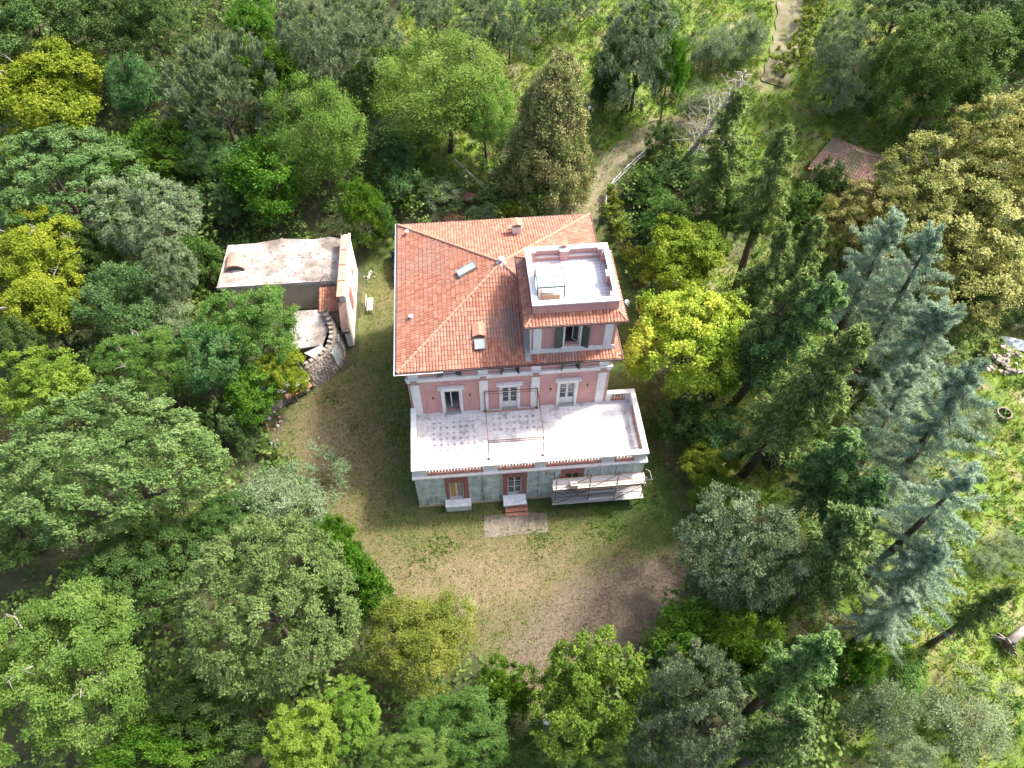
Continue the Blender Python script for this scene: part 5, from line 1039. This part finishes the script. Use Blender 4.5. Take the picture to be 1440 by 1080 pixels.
def dead_twigs(e, a_, hh, cz, n, seed):
    rs = random.Random(seed)
    for k in range(n):
        th = rs.random()*6.28; el = rs.uniform(.5, 1.35); d = Vector((math.cos(th)*math.cos(el), math.sin(th)*math.cos(el), math.sin(el))); p0 = Vector((d.x*a_*.75, d.y*a_*.75, hh+d.z*cz*.75)); t = MB(); q = p0+Vector((d.x*a_, d.y*a_, d.z*cz))*.27+Vector((rs.uniform(-1, 1), rs.uniform(-1, 1), 0))*.6
        t.tube([p0, p0.lerp(q, .5)+Vector((.1, .15, .1)), q], [.05, .035, .012], 5)
        for j in range(6): w_ = p0.lerp(q, .3+.12*j); t.tube([w_, w_+Vector((rs.uniform(-1, 1), rs.uniform(-1, 1), rs.uniform(-.1, .7)))*.6], [.02, .006], 4)
        t.build('dead_branch', M['twig'], e)
for (k, nm, cat, lab, u, v, rx, ry, hc) in T_:
    e = tree(k, nm, cat, lab, u, v, rx, ry, hc)
    if 'dead twigs' in lab or lab.startswith(('golden green tree', 'bright yellow-green walnut', 'golden plane tree crown right', 'olive-green tree above', 'lower golden')):
        c = [o for o in e.children if o.name.startswith('crown')][0]; dead_twigs(e, min(c.scale[0], c.scale[1]), c.location[2], c.scale[2], 8 if 'dead' in lab else 3, int(u))
FT = [
('fir','fir_tree','tallest slender fir left of the pair near the driveway meadow',(1040,126),(985,345),36),
('fir','fir_tree','second slender fir right of the tallest one',(1108,176),(1035,405),33),
('fir','fir_tree','dark fir behind the leafy tree, centre of the upper conifers',(1107,318),(1030,505),34),
('fir','fir_tree','dark fir close to the small golden tree',(1152,306),(1078,490),32),
('firlight','fir_tree','broad light green fir in front of the upper cedars',(1178,395),(1022,577),48),
('fir','fir_tree','fir with bare trunk beside the yellow maple',(1135,385),(1000,560),36),
('fir','fir_tree','dark fir in the middle of the conifer stand',(1216,462),(1045,667),46),
('fir','fir_tree','dark fir whose long bare trunk rises by the orange-yellow shrub',(1178,520),(1040,640),42),
('firlight','fir_tree','light green fir above the silver-grey tree',(1205,612),(1105,735),46),
('firlight','fir_tree','light fir right of the silver-grey tree',(1208,720),(1105,860),54),
('firlight','fir_tree','bright fir among the cedar trunks',(1238,668),(1150,790),38),
('fir','fir_tree','lone dark narrow fir pointing to the right edge field',(1428,826),(1305,908),22),
('firlight','fir_tree','bushy fir over the path at the lower right',(1172,896),(1053,1000),44),
('firlight','fir_tree','small fir at the bottom edge right of the silvery tree',(1142,1010),(1027,1085),40),
('fir','fir_tree','yellowish fir squeezed between the cedars',(1292,470),(1200,575),28),
('fir','fir_tree','small young conifer by the rubble heap',(1392,478),(1352,545),14),
('cedar','blue_cedar','uppermost blue cedar against the golden plane trees',(1264,302),(1150,520),74),
('cedar','blue_cedar','second blue cedar just right of the uppermost',(1316,322),(1190,560),72),
('cedar','blue_cedar','widest blue cedar in the middle with long right branches',(1330,425),(1215,620),88),
('cedar','blue_cedar','narrow blue cedar left of the forked middle pair',(1286,520),(1190,690),58),
('cedar','blue_cedar','tall blue cedar nearest the well ring',(1372,512),(1215,745),84),
('cedar','blue_cedar','blue cedar above the lower field with a long dark trunk',(1368,662),(1205,822),84),
('cedar','blue_cedar','lower blue cedar with a tuft of bare twigs',(1325,770),(1220,862),74),
('cedar','blue_cedar','lowest blue cedar with drooping turquoise branches',(1285,838),(1195,905),62),
]
for (k, nm, lab, tip, base, r) in FT: conif(k, nm, lab, tip, base, r, trunkfat=1.25)
conif('fir', 'dead_conifer', 'grey dead conifer in front of the upper blue cedars', (1243, 380), (1175, 520), 28, bare=0)
conif('fir', 'bare_tree', 'leaning bare tree with grey branches above the guard rail', (1052, 98), (958, 232), 34, bare=1, cat='tree')
# hedges
def hedge(name, pts, w, h, mat, label, n=9000, seed=1):
    global rng
    rng = np.random.default_rng(seed); P = spl([p[:2] for p in pts], 12); L_ = np.concatenate([[0], np.cumsum(np.linalg.norm(np.diff(P, axis=0), axis=1))])
    K = int(L_[-1]*7); s = rng.random(K)*L_[-1]; x = np.interp(s, L_, P[:, 0])+rng.normal(size=K)*w*.28; y = np.interp(s, L_, P[:, 1])+rng.normal(size=K)*w*.28
    z = h*rng.uniform(.1, .95, K)*(1+.2*np.sin(s*1.3)); c = np.stack([x, y, terrain(x, y)+z], 1); o0 = np.array([P[0][0], P[0][1], float(terrain(*P[0]))]); c -= o0
    p, u, nr, l_, w_, v = clump_leaves(c, unit(rdir(K)+np.array([0, 0, .6])), .42, 8, max(4, n//K//8), .3, .4, .17, .10)
    o = link(name, leaves(name, p, u, nr, l_, w_, v, LEAF[mat]), label=label, cat='hedge'); o.location = o0; return o
hedge('hedge', [at(u, v) for u, v in ((858, 285), (862, 312), (872, 340), (890, 372), (905, 408))], 1.7, 1.9, 'ivy', 'yellow-green ivy hedge curving behind the right side of the villa', 14000, 5)
hedge('hedge', [at(u, v) for u, v in ((1078, 118), (1095, 104), (1118, 82), (1132, 50), (1140, 8), (1142, -40))], 2.8, 2.4, 'ivy', 'ivy-covered hedge beside the far driveway', 17000, 6)
# ------------------------------------------------------------------ ground cover (nobody could count it)
def scatter(n, x0, x1, y0, y1, keep, seed):
    r = np.random.default_rng(seed); x = r.uniform(x0, x1, n); y = r.uniform(y0, y1, n); k = keep(x, y, r); return x[k], y[k]
rng = np.random.default_rng(77)
CL = at(1062, 640)
lawn_in = lambda x, y: inside(LAWN, x+wig(x, y)*.35, y+wig(y, x)*.35)
x, y = scatter(9500, -50, 85, -26, 90, lambda x, y, r: ~lawn_in(x, y) & ~onbuild(x, y, .5) & ~nearroad(x, y, 2.4) & (field(x, y) < r.random(len(x))*.9) & ((np.hypot(x-CL[0], y-CL[1]) > 5.5) | (r.random(len(x)) < .2)), 3)
far_ = sst(16, 20, np.hypot(x-4, y-6)); h = rng.uniform(.1, .6, K0 := len(x))+far_*rng.random(K0)**1.6*2.1; K = K0; c = np.stack([x, y, terrain(x, y)+h], 1)
p, u, nr, l_, w_, v = clump_leaves(c, unit(rdir(K)*.5+np.array([0, 0, 1.0])), rng.uniform(.5, 1.3, K)*(1+.35*far_), 6, 6, .3, .2, .40, .21, jit=.3)
link('undergrowth', leaves('undergrowth', p, u, nr, l_, w_, v, LEAF['under']), kind='stuff')
x, y = scatter(2300, -30, 70, -24, 80, lambda x, y, r: ~lawn_in(x, y) & ~onbuild(x, y, .5) & ~nearroad(x, y, 2.2), 4)
K = len(x); c = np.stack([x, y, terrain(x, y)+rng.uniform(.1, .5, K)], 1)
p, u, nr, l_, w_, v = clump_leaves(c, unit(rdir(K)*.5+np.array([0, 0, 1.0])), rng.uniform(.4, .9, K), 6, 6, .5, .4, .32, .12, jit=.3)
link('brambles', leaves('brambles', p, u, nr, l_, w_, v, LEAF['green']), kind='stuff')
def grass(name, x, y, hgt, wd, mat, vv=None, per=5, lean=.5, base=.05):
    n = len(x); X = np.repeat(x, per)+rng.normal(size=n*per)*.09; Y = np.repeat(y, per)+rng.normal(size=n*per)*.09; u = rng.normal(size=(n*per, 3))*lean+np.array([0, 0, 1.0]); H = hgt*rng.uniform(.5, 1.4, n*per)
    c = np.stack([X, Y, terrain(X, Y)+base+H*.35], 1); v = rng.random(n*per)*.5+np.repeat(rng.random(n) if vv is None else vv, per)*.5
    link(name, leaves(name, c, u, rdir(n*per), H, wd*rng.uniform(.7, 1.3, n*per), v, LEAF[mat]), kind='stuff')
x, y = scatter(90000, -30, 80, -26, 90, lambda x, y, r: ~lawn_in(x, y) & ~onbuild(x, y, .3) & ~nearroad(x, y, 1.8) & (field(x, y) > r.random(len(x))*.8+.1), 5)
v0 = .5+.5*np.sin(x*.7+1.7*np.sin(y*.4))*np.cos(y*.6); grass('meadow_grass', x, y, .48, .11, 'grass', v0, 3, .8)
x, y = scatter(9000, -30, 80, -26, 90, lambda x, y, r: ~lawn_in(x, y) & ~onbuild(x, y, .3) & ~nearroad(x, y, 1.5) & (field(x, y) > .3), 6); grass('dry_grass', x, y, .55, .06, 'dry', None, 4, .9)
x, y = scatter(44000, -14, 22, -15, 31, lambda x, y, r: lawn_in(x, y) & ~onbuild(x, y, .05) & ~nearroad(x, y, 1.2) & (dry_lightf(x, y)+litf(x, y)*.8 < r.random(len(x))*.8), 8); grass('lawn_grass', x, y, .17, .045, 'grass', None, 3, .9, .03)
x, y = scatter(22000, -14, 22, -15, 31, lambda x, y, r: lawn_in(x, y) & ~onbuild(x, y, .05) & ~nearroad(x, y, 1.2) & (dry_lightf(x, y)+litf(x, y) > r.random(len(x))*.9), 9); grass('leaf_litter', x, y, .11, .06, 'dry', None, 2, 2.5, .04)
x, y = scatter(2600, -13, 22, -14, 20, lambda x, y, r: lawn_in(x, y) & ~onbuild(x, y, .05) & (r.random(len(x)) < .12+.8*np.exp(-((x-19)**2/8))+.5*litf(x, y)), 19); grass('fallen_leaves', x, y, .13, .11, 'yellow', None, 1, 5, .03)
PCH = [(*at(u, v)[:2], r) for u, v, r in ((458, 692, 1.0), (905, 700, .9), (560, 605, 1.0), (500, 600, .8), (760, 762, 1.1), (850, 745, 1.2), (620, 770, 1.0), (880, 500, 1.2), (470, 560, .8), (410, 612, .6), (590, 790, .8))]
x, y = scatter(30000, -14, 22, -15, 20, lambda x, y, r: lawn_in(x, y) & ~onbuild(x, y, .05) & (sum(np.exp(-((x-a_)**2+(y-b2)**2)/(q*q)) for a_, b2, q in PCH) > r.random(len(x))*.9+.1), 21); grass('weed_patches', x, y, .2, .06, 'laurel', None, 4, .9, .03)
x, y = scatter(5000, 13, 30, 20, 45, lambda x, y, r: nearroad(x, y, 2.1) & ~nearroad(x, y, .35) & ~lawn_in(x, y), 10); grass('verge_grass', x, y, .18, .05, 'grass', None, 3, .8, .1)
